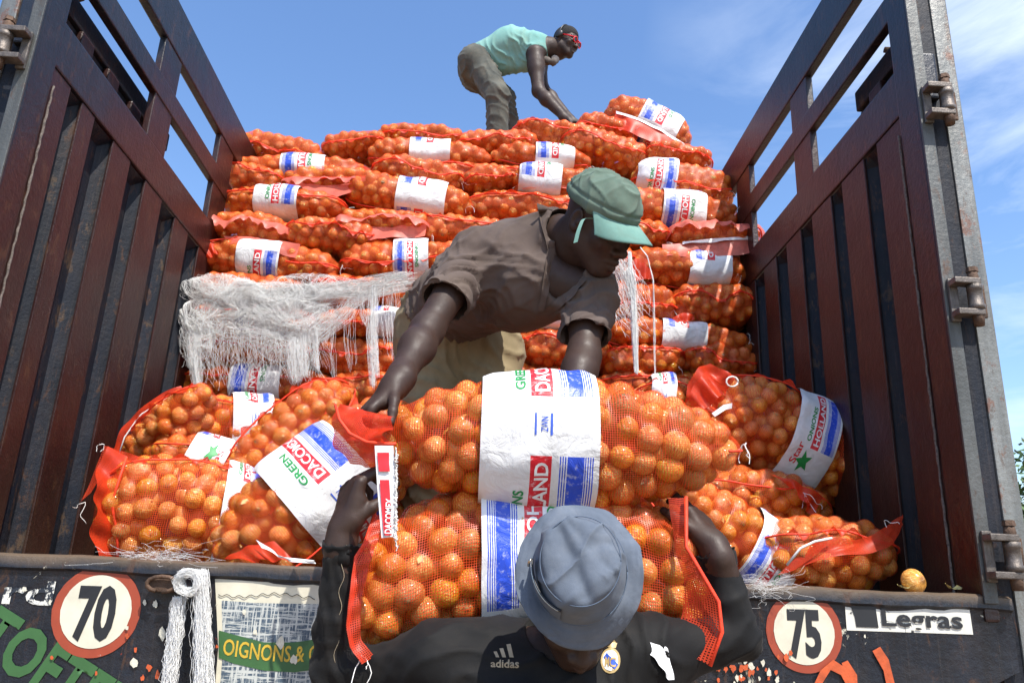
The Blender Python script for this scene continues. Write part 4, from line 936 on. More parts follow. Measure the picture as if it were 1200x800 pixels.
wtube('hem_cord', pts3([(440, 598, -.25), (428, 636, -.29), (417, 652, -.30), (412, 700, -.31), (408, 732, -.31), (412, 756, -.31), (426, 776, -.31)]), [.0035, .0045, .0035, .005, .004, .0045, .003], M_REDROPE, S2, 6)
sheet('end_flap', pts3([(437, 602, -.26), (426, 636, -.30), (414, 660, -.31), (409, 700, -.32), (405, 735, -.32), (410, 758, -.32), (424, 778, -.32)]), pts3([(450, 604, -.25), (440, 640, -.29), (432, 662, -.30), (424, 700, -.31), (422, 735, -.31), (424, 752, -.31), (440, 768, -.31)]), M_FLAP, S2, 5, .004, 7, 3)
twine(S2, at(423, 768, -.30), 5, .025, 24)
sheet('care_tag', pts3([(762, 752, -.36), (782, 758, -.36), (790, 796, -.36)]), pts3([(762, 765, -.37), (772, 778, -.37), (786, 796, -.37)]), M_WHITEPLAS, S2, 3, .003, 2)
# loose onion and scraps of skin on the sill
lo = bpy.data.objects.new('loose_onion', ON_NEAR[1]); COL.objects.link(lo); lo.location = at(1070, 678, .06); lo.scale = (.029, .029, .029); lo.rotation_euler = (1.3, .7, .2)
lo.location.z = Z(.024)
fin(lo, 'single loose onion on the sill near the right wall', 'onion')
def peel(px, py, label, s, seed):
    rg_ = np.random.default_rng(seed); c = at(px, py, .05); c[2] = Z(.004); G = []
    for i in range(9):
        for j in range(9):
            u, v = i/4-1, j/4-1; r_ = 1 if u*u+v*v < 1 else 1/math.sqrt(u*u+v*v)
            G.append(c+np.array([u*r_*s, v*r_*s*.7, s*.5*(u*u*.8+.3*v)+.35*s]))
    G = np.array(G); G += vnoise(G, 60)[:, None]*.004
    i = np.arange(8)[:, None]*9+np.arange(8)[None]; F = np.stack([i, i+9, i+10, i+1], -1).reshape(-1, 4)
    fin(link('onion_peel', np_mesh('onion_peel', G, F), None, simple('peel_skin_%d' % seed, (.45, .40, .16), .5, .3, 60, .4)), label, 'peel', 'scraps of onion skin on the sill')
peel(1118, 690, 'pale green scrap of onion skin on the right end of the sill', .020, 1)
peel(1058, 668, 'dry brown scrap of skin behind the loose onion', .016, 2)
# fluff of threads on the sill
def fluff(label, cx, cy, Y, rx, ry, n, seed, rad=.0004, pad=.02):
    rg_ = np.random.default_rng(seed); C = np.zeros((n, 14, 3))
    for s in range(n):
        a = rg_.random()*6.28; q = rg_.random()**.5; x, y = cx+rx*q*math.cos(a), cy+ry*q*math.sin(a); P = np.array(at(x, y, Y+rg_.normal()*pad)); d = rg_.normal(size=3)*.003
        for k in range(14): C[s, k] = P; d = d*.75+rg_.normal(size=3)*.003*np.array([1.6, 1, .5]); P = P+d
    return fin(strands('thread_fluff', C, rad, M_FLUFF), label, 'threads', 'fluffs of white threads')
fluff('thin grey fluff of threads on the sill under the ruffled bag', 178, 651, .02, 40, 4, 80, 5, .0002)
fluff('fluff of white threads hanging off the sill beside the right speed disc', 897, 688, -.01, 13, 7, 90, 6, .00022, .01)
# ------------------------------------------------------------------ the white tangle over the stack
def tangle():
    rg_ = np.random.default_rng(11); CC = []
    def add(poly, n, spread, wig, Y=1.30, npt=26):
        """strands following a pixel polyline"""
        P = np.array([at(p[0], p[1], Y+(p[2] if len(p) > 2 else 0)) for p in poly]); d = np.concatenate([[0], np.cumsum(np.linalg.norm(np.diff(P, axis=0), axis=1))]); s = np.linspace(0, d[-1], npt)
        base = np.stack([np.interp(s, d, P[:, i]) for i in range(3)], 1); n = int(n*1.5) if n > 3 else n
        for k in range(n):
            off = rg_.normal(size=3)*spread*np.array([1, .6, 1]); w = np.cumsum(rg_.normal(size=(npt, 3))*wig, axis=0); w -= np.linspace(0, 1, npt)[:, None]*w[-1]*.6
            sc_ = np.sin(np.linspace(0, math.pi, npt))[:, None]*.5+.7
            CC.append(base+off*sc_+w)
    def cloud(cx, cy, rx, ry, n, Y=1.33, st=.0085):
        n = int(n*.55); q = rg_.random(n)**.6; a = rg_.random(n)*6.28; P = np.array([at(cx+rx*qq*math.cos(aa), cy+ry*qq*math.sin(aa), Y-.05*(1-qq*qq)+rg_.normal()*.008) for qq, aa in zip(q, a)])
        off = rg_.normal(size=n)*.45+np.where(rg_.random(n) < .3, 1.4, 0); c0 = np.array(at(cx, cy, Y)); ir = 1/np.array([rx/270., .08, ry/270.]); C = []; sgn = np.where(rg_.random(n) < .5, 1, -1); d = np.zeros((n, 3))
        for j in range(26):
            C.append(P.copy()); th = off+2.1*vnoise(P*np.array([1, .2, 1]), 9)+.9*vnoise(P+7, 24); f = np.stack([np.cos(th), .25*vnoise(P+3, 20), np.sin(th)], 1)*sgn[:, None]*st
            e = (P-c0)*ir; r2 = (e*e).sum(1, keepdims=True); f = f-e/ir*np.clip(r2-.75, 0, 2)*.06; d = d*.6+f*.45; P = P+d+rg_.normal(size=(n, 3))*st*.05
        CC.extend(list(np.stack(C, 1)))
    cloud(262, 342, 42, 12, 1300); cloud(238, 374, 18, 14, 700); cloud(330, 352, 60, 12, 1300); cloud(345, 376, 48, 16, 1300); cloud(300, 366, 50, 12, 800); cloud(375, 340, 50, 9, 500)
    cloud(330, 402, 18, 14, 260); cloud(232, 398, 12, 18, 240); cloud(290, 385, 34, 14, 320)
    for k in range(34):
        y0 = 316+24*rg_.random(); y1 = 335+42*rg_.random(); add([(480+6*rg_.normal(), y0), (430, y0+6+6*rg_.random()), (350, (y0+y1)/2+6*rg_.random()), (250+20*rg_.random(), y1)], 4 if k % 3 else 9, .004, .0012)
    for k in range(16): add([(470+8*rg_.normal(), 322), (425+10*rg_.normal(), 345), (395+9*rg_.normal(), 372), (362+12*rg_.normal(), 402)], 4, .005, .0015)
    for x, y0, y1, n, sp in ((231, 390, 455, 60, .010), (224, 385, 430, 36, .010), (346, 395, 445, 90, .016), (356, 390, 440, 70, .012), (371, 385, 432, 26, .006), (392, 380, 450, 5, .004), (436, 335, 452, 34, .007), (441, 335, 440, 26, .006), (428, 340, 380, 12, .008), (460, 338, 420, 8, .012), (452, 335, 400, 8, .02), (412, 350, 430, 6, .015)):
        add([(x, y0), (x-2, (y0+y1)/2), (x+1, y1)], n, sp, .0016)
    for k in range(340):
        x = 224+rg_.random()*150; y = 372+rg_.random()*18; l = 22+50*rg_.random(); add([(x, y), (x+5*rg_.normal(), y+l*.5), (x+11*rg_.normal(), y+l)], 1, .006, .0018)
    fin(strands('thread_tangle', np.array(CC), .00038, M_FLUFF), 'great matted veil of white net threads draped over the left of the stack', 'netting')
    CC.clear()
    add([(738, 296), (739, 318), (742, 345), (744, 400), (746, 436)], 110, .0045, .0008, 1.28); add([(737, 316), (739, 330), (741, 340)], 80, .009, .0012, 1.28)
    add([(716, 290), (735, 325), (741, 350)], 30, .018, .002, 1.28)
    for k in range(90):
        x = 706+rg_.random()*30; y = 292+rg_.random()*50; add([(x, y), (x+10+8*rg_.normal(), y+25), (x+22+8*rg_.normal(), y+55)], 1, .008, .0024, 1.29)
    add([(750, 290), (758, 300), (765, 330), (767, 440)], 7, .003, .0008, 1.28)
    fin(strands('thread_rope', np.array(CC), .0006, M_FLUFF), 'frayed white cord hanging down the stack right of the bending man', 'netting')
tangle()
# ------------------------------------------------------------------ people: signed distance fields turned into one continuous surface
class Field:
    def __init__(s, lo, hi, res):
        s.lo = np.asarray(lo, float); s.res = res; s.n = np.ceil((np.asarray(hi)-s.lo)/res).astype(int)+1
        s.ax = [s.lo[i]+np.arange(s.n[i])*res for i in range(3)]; s.a = np.full(tuple(s.n), .5, np.float32)
    def win(s, lo, hi):
        sl = []; c = []
        for i in range(3):
            a = max(0, int(math.floor((lo[i]-s.lo[i])/s.res))); b = min(s.n[i], int(math.ceil((hi[i]-s.lo[i])/s.res))+1)
            if b <= a: return None, None
            sl.append(slice(a, b)); c.append(s.ax[i][a:b])
        return tuple(sl), (c[0][:, None, None], c[1][None, :, None], c[2][None, None, :])
    def op(s, fn, lo, hi, k=0., mode='add'):
        m = k+s.res*3; sl, c = s.win(np.asarray(lo)-m, np.asarray(hi)+m)
        if sl is None: return
        d = fn(*c).astype(np.float32); A = s.a[sl]
        if mode == 'add':
            r = np.minimum(A, d)
            if k > 0: h = np.clip(k-np.abs(A-d), 0, None)/k; r = r-h*h*k*.25
        else:
            d = -d; r = np.maximum(A, d)
            if k > 0: h = np.clip(k-np.abs(A-d), 0, None)/k; r = r+h*h*k*.25
        s.a[sl] = r
    def cap(s, a, b, ra, rb=None, k=.01, mode='add', flat=None):
        rb = ra if rb is None else rb; a = np.asarray(a, float); b = np.asarray(b, float); ab = b-a; L2 = max(1e-12, ab@ab); R = max(ra, rb)
        def fn(X, Y, Z_):
            px, py, pz = X-a[0], Y-a[1], Z_-a[2]; t = np.clip((px*ab[0]+py*ab[1]+pz*ab[2])/L2, 0, 1)
            return np.sqrt((px-t*ab[0])**2+(py-t*ab[1])**2+(pz-t*ab[2])**2)-(ra+(rb-ra)*t)
        s.op(fn, np.minimum(a, b)-R, np.maximum(a, b)+R, k, mode)
    def ell(s, c, rad, k=.01, mode='add', M=None):
        """M: 3x3 with the ellipsoid axes as rows"""
        c = np.asarray(c, float); rad = np.asarray(rad, float); M = np.eye(3) if M is None else M; R = rad.max()
        def fn(X, Y, Z_):
            p = (X-c[0], Y-c[1], Z_-c[2]); q = [p[0]*M[i, 0]+p[1]*M[i, 1]+p[2]*M[i, 2] for i in range(3)]
            k0 = np.sqrt(sum((q[i]/rad[i])**2 for i in range(3))); k1 = np.sqrt(sum((q[i]/rad[i]**2)**2 for i in range(3)))+1e-9
            return k0*(k0-1)/k1
        s.op(fn, c-R, c+R, k, mode)
    def plane(s, p, n, lo=None, hi=None):
        """keep the side where (x-p).n < 0"""
        p = np.asarray(p, float); n = np.asarray(n, float)/np.linalg.norm(n)
        if lo is None: lo = s.lo; hi = s.lo+s.n*s.res
        sl, c = s.win(lo, hi)
        if sl is None: return
        d = (c[0]-p[0])*n[0]+(c[1]-p[1])*n[1]+(c[2]-p[2])*n[2]; s.a[sl] = np.maximum(s.a[sl], d)
    def mesh(s, name):
        a = s.a; v = a < 0; n = a.shape; ID = -np.ones((n[0]-1, n[1]-1, n[2]-1), np.int64)
        anyv = np.zeros(ID.shape, bool); allv = np.ones(ID.shape, bool)
        for i in (0, 1):
            for j in (0, 1):
                for k in (0, 1):
                    w = v[i:n[0]-1+i, j:n[1]-1+j, k:n[2]-1+k]; anyv |= w; allv &= w
        I = np.argwhere(anyv & ~allv); ID[I[:, 0], I[:, 1], I[:, 2]] = np.arange(len(I))
        cv = {(i, j, k): a[I[:, 0]+i, I[:, 1]+j, I[:, 2]+k].astype(float) for i in (0, 1) for j in (0, 1) for k in (0, 1)}
        P = np.zeros((len(I), 3)); W = np.zeros(len(I))
        for c0 in cv:
            for ax in range(3):
                if c0[ax]: continue
                c1 = list(c0); c1[ax] = 1; c1 = tuple(c1); x, y = cv[c0], cv[c1]; m = (x < 0) != (y < 0)
                t = np.where(m, x/np.where(m, x-y, 1), 0); q = np.tile(np.array(c0, float), (len(I), 1)); q[:, ax] = t; P += q*m[:, None]; W += m
        P = P/W[:, None]; V = (I+P)*s.res+s.lo; F = []
        for ax in range(3):
            u, w = [x for x in range(3) if x != ax]
            s0 = [slice(None)]*3; s1 = [slice(None)]*3; s0[ax] = slice(0, n[ax]-1); s1[ax] = slice(1, n[ax])
            ch = v[tuple(s0)] != v[tuple(s1)]; E = np.argwhere(ch); E = E[(E[:, u] > 0) & (E[:, w] > 0) & (E[:, u] < n[u]-1) & (E[:, w] < n[w]-1)]
            def g(du, dw): q = E.copy(); q[:, u] += du; q[:, w] += dw; return ID[q[:, 0], q[:, 1], q[:, 2]]
            f = np.stack([g(-1, -1), g(0, -1), g(0, 0), g(-1, 0)], 1); inside = v[E[:, 0], E[:, 1], E[:, 2]]; fl = inside if ax != 1 else ~inside
            f[~fl] = f[~fl][:, ::-1]; F.append(f)
        F = np.concatenate(F); ok = (F >= 0).all(1); return np_mesh(name, V, F[ok])
def displace(me, fn):
    n = len(me.vertices); co = np.zeros(n*3, np.float32); me.vertices.foreach_get('co', co); no = np.zeros(n*3, np.float32); me.vertices.foreach_get('normal', no)
    co = co.reshape(-1, 3).astype(float); no = no.reshape(-1, 3).astype(float); d = fn(co, no); co = co+no*d[:, None]
    me.vertices.foreach_set('co', co.astype(np.float32).ravel()); me.update()
def relax(me, it=1):
    bm = bmesh.new(); bm.from_mesh(me)
    for _ in range(it): bmesh.ops.smooth_vert(bm, verts=bm.verts, factor=.5, use_axis_x=True, use_axis_y=True, use_axis_z=True)
    bm.to_mesh(me); bm.free(); me.shade_smooth()
def join_meshes(name, mes):
    """several meshes into one; materials by slot order"""
    bm = bmesh.new()
    for me in mes: bm.from_mesh(me)
    out = bpy.data.meshes.new(name); bm.to_mesh(out); bm.free(); out.shade_smooth(); return out
def nrm(v): v = np.asarray(v, float); return v/np.linalg.norm(v)
def ridges(co, dirv, freq, amp, warp=.5, seed=0):
    """cloth folds running across dirv"""
    w = vnoise(co+seed, 7)*warp*6+vnoise(co+seed*2, 15)*warp*2; r = np.sin((co@nrm(dirv))*freq+w); m = np.clip(vnoise(co+seed*3+5, 6)*1.4+.55, 0, 1)
    return 1.25*amp*m*((1-np.abs(r))**2.2-.25)
# -- materials for people
def skin_mat(name, col):
    m, t, b = new_mat(name)
    r = ramp(t, obj_noise(t, 14, 6, .6), [(.3, tuple(x*.8 for x in col)), (.7, tuple(x*1.2 for x in col))]); dust = ramp(t, obj_noise(t, 9, 7, .7), [(.5, (0, 0, 0)), (.8, (1, 1, 1))])
    t.links.new(mixc(t, mth(t, 'MULTIPLY', dust.outputs[0], .16), r.outputs[0], (.13, .085, .06)), b.inputs['Base Color']); rn = ramp(t, obj_noise(t, 22, 6, .7), [(.35, (.46, .46, .46)), (.7, (.72, .72, .72))]); t.links.new(rn.outputs[0], b.inputs['Roughness']); b.inputs['Specular IOR Level'].default_value = .38
    b.inputs['Subsurface Weight'].default_value = .04; b.inputs['Subsurface Radius'].default_value = (.02, .008, .004); bump(t, b, mth(t, 'ADD', mth(t, 'MULTIPLY', obj_noise(t, 330, 4), .35), obj_noise(t, 45, 5, .6)), .22, .004); return m
def cloth_mat(name, col, col2=None, rough=.85, weave=420, k=.5, sc=5, dustc=None, dk=.25, bs=.18):
    m, t, b = new_mat(name); col2 = col2 or tuple(x*1.25 for x in col)
    r = ramp(t, obj_noise(t, sc, 6, .6), [(.32, col), (.68, col2)]); c = r.outputs[0]
    if dustc: d = ramp(t, obj_noise(t, sc*1.7, 8, .72, dist=.6), [(.48, (0, 0, 0)), (.75, (1, 1, 1))]); c = mixc(t, mth(t, 'MULTIPLY', d.outputs[0], dk), c, dustc)
    t.links.new(c, b.inputs['Base Color']); b.inputs['Roughness'].default_value = rough; b.inputs['Specular IOR Level'].default_value = .22
    b.inputs['Sheen Weight'].default_value = .04
    h = mth(t, 'ADD', mth(t, 'MULTIPLY', obj_noise(t, weave, 2), .25), obj_noise(t, 24, 4, .6, dist=.8)); bump(t, b, h, bs, .006); return m
M_SKIN = skin_mat('dark_skin', (.036, .0185, .0125)); M_SKIN2 = skin_mat('dark_skin_dusty', (.040, .023, .0165))
M_POLO = cloth_mat('brown_polo', (.074, .053, .045), (.112, .083, .070), dustc=(.16, .12, .085), dk=.35)
M_KHAKI = cloth_mat('khaki_twill', (.20, .155, .085), (.30, .24, .14), dustc=(.12, .09, .055), dk=.5)
M_CAP = cloth_mat('green_cap_cotton', (.075, .115, .088), (.13, .185, .145), weave=600, dustc=(.12, .12, .09), dk=.5, sc=14)
M_CAPB = cloth_mat('pale_teal_cotton', (.115, .235, .20), (.17, .31, .265), weave=600, sc=14, dustc=(.12, .12, .09), dk=.4)
M_TANK = cloth_mat('mint_tank_cotton', (.14, .32, .29), (.22, .42, .38), dustc=(.30, .36, .24), dk=.4)
M_JEANS = cloth_mat('dusty_denim', (.050, .055, .050), (.12, .12, .10), dustc=(.16, .13, .09), dk=.5, sc=9)
M_JERSEY = cloth_mat('black_jersey', (.0036, .0036, .0040), (.0065, .0062, .0062), rough=.72, weave=700, dustc=(.035, .028, .02), dk=.30, sc=4, bs=.16)
M_HAT = cloth_mat('blue_grey_hat_cotton', (.082, .100, .130), (.125, .148, .185), weave=650, sc=11, dustc=(.20, .215, .24), dk=.4)
M_STITCH = simple('hat_stitching', (.085, .115, .165), .9, .2, 90, 0)
M_HAIR = simple('black_hair', (.008, .007, .007), .9, .3, 200, .9, bscale=260); M_EYE = simple('eye_white', (.45, .40, .34), .25, .1, 50, 0)
M_LIP = simple('lip_skin', (.075, .032, .028), .45, .2, 90, .1); M_REDPL = simple('red_plastic', (.65, .010, .02), .25, .1, 50, 0); M_LENS = simple('dark_lens', (.01, .01, .012), .1, .1, 50, 0)
M_BLKPL = simple('black_plastic', (.015, .015, .017), .4, .2, 60, .1); M_ZIP = simple('zip_metal', (.55, .52, .44), .3, .2, 60, 0, 1.0)
M_GOLD = simple('gold_print', (.46, .33, .14), .45, .2, 60, 0); M_LOGO = simple('beige_print', (.33, .27, .18), .6, .2, 60, 0)
class Head:
    """local axes: x = person's left..right, y = forward, z = up"""
    def __init__(s, c, fwd, up, scale=1.):
        s.c = np.asarray(c, float); f = nrm(fwd); u = nrm(np.asarray(up)-f*np.dot(up, f)); r = np.cross(f, u); s.R = np.stack([r, f, u]); s.k = scale
    def w(s, p): return s.c+(np.asarray(p, float)*s.k)@s.R
    def build(s, res=.0028, neck=None):
        F = Field(s.c-.17*s.k, s.c+.17*s.k, res) if neck is None else Field(np.minimum(s.c-.16*s.k, np.asarray(neck[0])-.07), np.maximum(s.c+.16*s.k, np.asarray(neck[0])+.07), res)
        k_ = s.k
        def E(c, r, k=.01, mode='add'): F.ell(s.w(c), np.array(r)*k_, k*k_, mode, s.R)
        def C(a, b, ra, rb=None, k=.01, mode='add'): F.cap(s.w(a), s.w(b), ra*k_, None if rb is None else rb*k_, k*k_, mode)
        E((0, -.014, .035), (.074, .094, .086), 0); E((0, .020, -.030), (.060, .066, .078), .03); E((0, .045, -.05), (.045, .048, .060), .03)
        E((0, .070, -.096), (.024, .020, .018), .03)
        for q in (-1, 1):
            C((q*.056, .0, -.052), (q*.020, .066, -.098), .016, .013, .03); E((q*.043, .062, -.022), (.021, .020, .019), .025)
            C((q*.046, .070, .022), (q*.012, .088, .020), .011, .011, .02)
            E((q*.031, .096, .000), (.019, .014, .013), .016, 'sub'); E((q*.031, .0755, .000), (.0145, .0145, .0135), .006)
            C((q*.043, .083, -.004), (q*.020, .087, -.005), .0032, .0032, .004)
        C((0, .086, .006), (0, .106, -.030), .0085, .0115, .014); E((0, .108, -.034), (.0145, .013, .0115), .008)
        for q in (-1, 1): E((q*.0175, .098, -.037), (.0105, .013, .0095), .006); E((q*.0095, .105, -.047), (.0048, .006, .004), .003, 'sub')
        C((-.020, .086, -.066), (0, .099, -.062), .0075, .0095, .006); C((.020, .086, -.066), (0, .099, -.062), .0075, .0095, .006)
        C((-.018, .084, -.078), (0, .096, -.079), .0078, .0105, .005); C((.018, .084, -.078), (0, .096, -.079), .0078, .0105, .005)
        C((-.024, .092, -.0705), (0, .108, -.0705), .0018, .0018, .002, 'sub'); C((.024, .092, -.0705), (0, .108, -.0705), .0018, .0018, .002, 'sub')
        for q in (-1, 1):
            E((q*.079, -.012, -.004), (.0085, .020, .031), .006); E((q*.085, -.008, .002), (.006, .0115, .019), .005, 'sub'); E((q*.083, -.002, -.006), (.005, .006, .008), .003)
        if neck is not None:
            F.cap(s.w((0, -.030, -.055)), neck[0], .056*k_, neck[1], .03*k_)
            F.cap(s.w((0, -.030, -.030)), s.w((0, -.03, -.09)), .058*k_, .056*k_, .03*k_)
        return F
    def eyes(s, parent):
        for q in (-1, 1):
            bm = bmesh.new(); bmesh.ops.create_uvsphere(bm, u_segments=20, v_segments=14, radius=.0118*s.k); me = bpy.data.meshes.new('eye'); bm.to_mesh(me); bm.free(); me.shade_smooth()
            o = link('eye', me, None, M_EYE); o.matrix_basis = Matrix.Translation(s.w((q*.031, .0805, .001))); to_local(o, parent)
            bm = bmesh.new(); bmesh.ops.create_uvsphere(bm, u_segments=14, v_segments=10, radius=.0058*s.k); me = bpy.data.meshes.new('iris'); bm.to_mesh(me); bm.free(); me.shade_smooth()
            i_ = link('iris', me, None, M_BLKPL); i_.matrix_basis = Matrix.Translation(s.w((q*.031, .0882, -.001))); to_local(i_, o)
def hand(F, wr, f, n, th, curl=(.3, .35, .4, .45), curl2=None, k=1., thumb=(.6, .5), spread=.05):
    """wr wrist point, f towards the fingers, n palm normal (the way fingers curl), th side of the thumb"""
    f = nrm(f); n = nrm(np.asarray(n)-f*np.dot(n, f)); s_ = np.cross(f, n); s_ = s_ if np.dot(s_, th) > 0 else -s_; wr = np.asarray(wr, float)
    def P(a, b, c): return wr+(f*a+s_*b+n*c)*k
    off = [.030, .010, -.010, -.028]; kn = [.092, .095, .090, .082]; ln = [(.045, .027, .021), (.050, .031, .023), (.046, .029, .022), (.036, .022, .019)]
    F.cap(P(-.03, 0, 0), P(.02, 0, 0), .026*k, .024*k, .02*k)
    for i in range(4):
        F.cap(P(.012, off[i]*.55, 0), P(kn[i]-.004, off[i], -.002), .0155*k, .0118*k, .013*k)
    F.cap(P(.02, .022, .008), P(.055, .026, .010), .016*k, .012*k, .015*k); F.cap(P(.02, -.02, .007), P(.06, -.022, .006), .014*k, .012*k, .015*k)
    for i in range(4):
        p = P(kn[i], off[i], 0); a = curl[i]; sp = spread*(1.5-i)
        r = (.0098, .0098, .0095, .0085)[i]
        for j, l in enumerate(ln[i]):
            d = f*math.cos(a)+n*math.sin(a)+s_*sp*math.cos(a); d = nrm(d); q = p+d*l*k; F.cap(p, q, (r-j*.0009)*k, (r-(j+1)*.0010)*k, .0035*k); p = q
            a += (curl2[i] if curl2 else curl[i]*1.1)*(1 if j == 0 else .7)
    p = P(.022, .026, .006); a, b = thumb
    for l, r0, r1 in ((.036, .0135, .0115), (.032, .0112, .0100), (.026, .0100, .0082)):
        d = nrm(f*math.cos(a)*.9+s_*math.sin(a)+n*b); q = p+d*l*k; F.cap(p, q, r0*k, r1*k, .006*k); p = q; a -= .22; b += .12
def person(label, loc): return fin(empty('person', loc), label, 'person')
def put(name, me, mat, parent, mats=None):
    o = link(name, me, None, mat); 
    if mats:
        for m in mats: me.materials.append(m)
    to_local(o, parent); return o
A = lambda px, py, Y: np.array(at(px, py, Y))
lerp = lambda a, b, t: np.asarray(a)+(np.asarray(b)-np.asarray(a))*t
# ================================================================== the bending man in the brown polo
def man_middle():
    root = person('man in brown polo shirt and green cap bending down to lower the onion bag', (0, .5, Z(0)))
    neckb = A(652, 280, .10); lsh = A(556, 298, .13); rsh = A(690, 342, .07); lel = A(500, 388, -.02); lwr = A(463, 452, -.18)
    rel = A(684, 418, -.02); rwr = A(668, 470, -.12); chest = A(618, 330, .16); belly = A(556, 336, .38); pel = A(514, 374, .60); hl = A(506, 408, .60); hr = A(574, 408, .62)
    # ---- continuous body: torso core, neck, head, arms with hands
    H = Head(A(702, 262, -.03), (.62, -.42, -.66), (.30, -.60, .72), .985)
    Fh = H.build(.0030, (neckb, .062)); 
    Fh.cap(neckb, lerp(neckb, chest, .5), .060, .075, .03)
    mh = Fh.mesh('head')
    lo = np.minimum.reduce([lsh, rsh, chest, pel, neckb])-.16; hi = np.maximum.reduce([lsh, rsh, chest, pel, neckb])+.16
    Ft = Field(lo, hi, .010); Ft.cap(lsh, rsh, .066, .066, .05); Ft.cap(chest, belly, .115, .110, .06); Ft.cap(belly, pel, .11, .12, .06); Ft.cap(neckb, chest, .055, .09, .05)
    mt_ = Ft.mesh('torso')
    arms = []
    for (sh_, el, wr, sg, palm, th, cu, fd) in ((lsh, lel, lwr, 1, (.55, .30, -.8), (.9, -.3, .1), (.45, .5, .55, .6), (-.50, -.25, -.66)), (rsh, rel, rwr, -1, (-.3, .5, -.8), (-1, 0, 0), (.4, .45, .5, .55), (-.1, -.5, -.8))):
        Fa = Field(np.minimum.reduce([sh_, el, wr])-.13, np.maximum.reduce([sh_, el, wr])+.13, .0032)
        Fa.cap(sh_, lerp(sh_, el, .45), .050, .046, .0); Fa.cap(lerp(sh_, el, .3), el, .046, .037, .03)
        Fa.cap(el, lerp(el, wr, .32), .038, .039, .03); Fa.cap(lerp(el, wr, .32), wr, .039, .0255, .03); Fa.cap(lerp(el, wr, .8), wr, .029, .027, .015)
        hand(Fa, wr, fd, palm, th, curl=cu, k=1.0, thumb=(.75, .25)); arms.append(Fa.mesh('arm'))
    body = put('body', join_meshes('body', [mh, mt_]+arms), M_SKIN, root)
    H.eyes(body)
    # ---- shirt
    lo = np.minimum.reduce([lsh, rsh, chest, pel, neckb, lel])-.20; hi = np.maximum.reduce([lsh, rsh, chest, pel, neckb])+.20
    Fs = Field(lo, hi, .0065)
    up = np.array([0, 0, 1.0])
    Fs.cap(lsh+np.array([.01, 0, -.01]), rsh+np.array([-.01, 0, 0]), .082, .076, .0); Fs.cap(chest, belly, .138, .130, .07); Fs.cap(belly, pel, .132, .146, .07)
    Fs.cap(lerp(lsh, neckb, .4), neckb, .062, .060, .05); Fs.cap(lerp(rsh, neckb, .4), neckb, .060, .058, .05); Fs.cap(neckb, lerp(neckb, belly, .5)+up*.03, .075, .11, .06)
    # belly cloth hanging down in front
    hang = A(604, 346, .17); Fs.cap(hang, lerp(hang, belly, .6), .070, .085, .06); Fs.cap(hang, chest, .07, .09, .05)
    for sh_, el, t_, r0, r1 in ((lsh, lel, .66, .076, .068), (rsh, rel, .72, .074, .066)):
        e = lerp(sh_, el, t_); Fs.cap(sh_, lerp(sh_, el, t_+.15), r0, r1, .035)
        d = nrm(e-sh_); Fs.plane(e, d, e-.13+d*.02, e+.13+d*.06) if False else None
    # cut sleeves and hollow them
    for sh_, el, t_ in ((lsh, lel, .66), (rsh, rel, .72)):
        e = lerp(sh_, el, t_); d = nrm(el-sh_)
        def fn(X, Y, Z_, e=e, d=d):
            px, py, pz = X-e[0], Y-e[1], Z_-e[2]; t = px*d[0]+py*d[1]+pz*d[2]; rr = np.sqrt(np.clip(px*px+py*py+pz*pz-t*t, 0, None)); return np.maximum(-t, np.maximum(rr-.115, t-.16))
        Fs.op(fn, e-.2, e+.2, 0, 'sub')
        Fs.cap(lerp(sh_, el, t_-.28), lerp(sh_, el, t_+.1), .050, .060, .004, 'sub')
    # collar opening and placket slit
    nd_ = nrm(H.c-neckb); Fs.cap(neckb-nd_*.02, neckb+nd_*.12, .066, .074, .012, 'sub')
    v0 = A(668, 296, -.01); v1 = A(662, 325, .01); v2 = A(643, 368, .03); Fs.cap(v0, v1, .050, .036, .012, 'sub'); Fs.cap(v1, v2, .036, .006, .012, 'sub')
    # hem
    hd = nrm(pel-belly); hp = A(505, 352, .62); Fs.plane(pel+hd*-.035, nrm(hd+np.array([-.1, 0, -.35])))
    ms_ = Fs.mesh('polo_shirt'); relax(ms_, 1)
    ax1 = nrm(lel-lsh); ax2 = nrm(rel-rsh)
    def fold(co, no):
        dl = np.linalg.norm(co-lerp(lsh, lel, .3), axis=1); dr = np.linalg.norm(co-lerp(rsh, rel, .3), axis=1); wl = np.exp(-(dl/.16)**2); wr_ = np.exp(-(dr/.14)**2)
        dh = np.exp(-(np.linalg.norm(co-pel, axis=1)/.22)**2); db = np.exp(-(np.linalg.norm(co-hang, axis=1)/.16)**2)
        d = ridges(co, ax1*.8+np.array([.5, 0, .3]), 70, .010, .5, 1)*wl+ridges(co, ax2+np.array([.3, 0, 0]), 75, .009, .5, 2)*wr_+ridges(co, hd, 95, .013, .45, 3)*dh+ridges(co, np.array([.8, .2, .5]), 60, .010, .6, 4)*db
        return d*1.25+ridges(co, np.array([.6, .5, .4]), 40, .010, 1.2, 6)+ridges(co, np.array([.2, .3, .9]), 36, .006, 1.3, 16)+.007*vnoise(co, 8)+.003*vnoise(co, 22)-.006
    displace(ms_, fold); relax(ms_, 1)
    # collar and placket
    sh_o = put('polo_shirt', ms_, M_POLO, root); bv = BVHTree.FromObject(sh_o, bpy.context.evaluated_depsgraph_get())
    def on(px, py, lift=.004):
        d = Vector(ray(px, py)).normalized(); h = bv.ray_cast(Vector(CAM)+d*.4, d); p = np.array(h[0]) if h[0] is not None else A(px, py, .02)
        return p-np.array(d)*lift
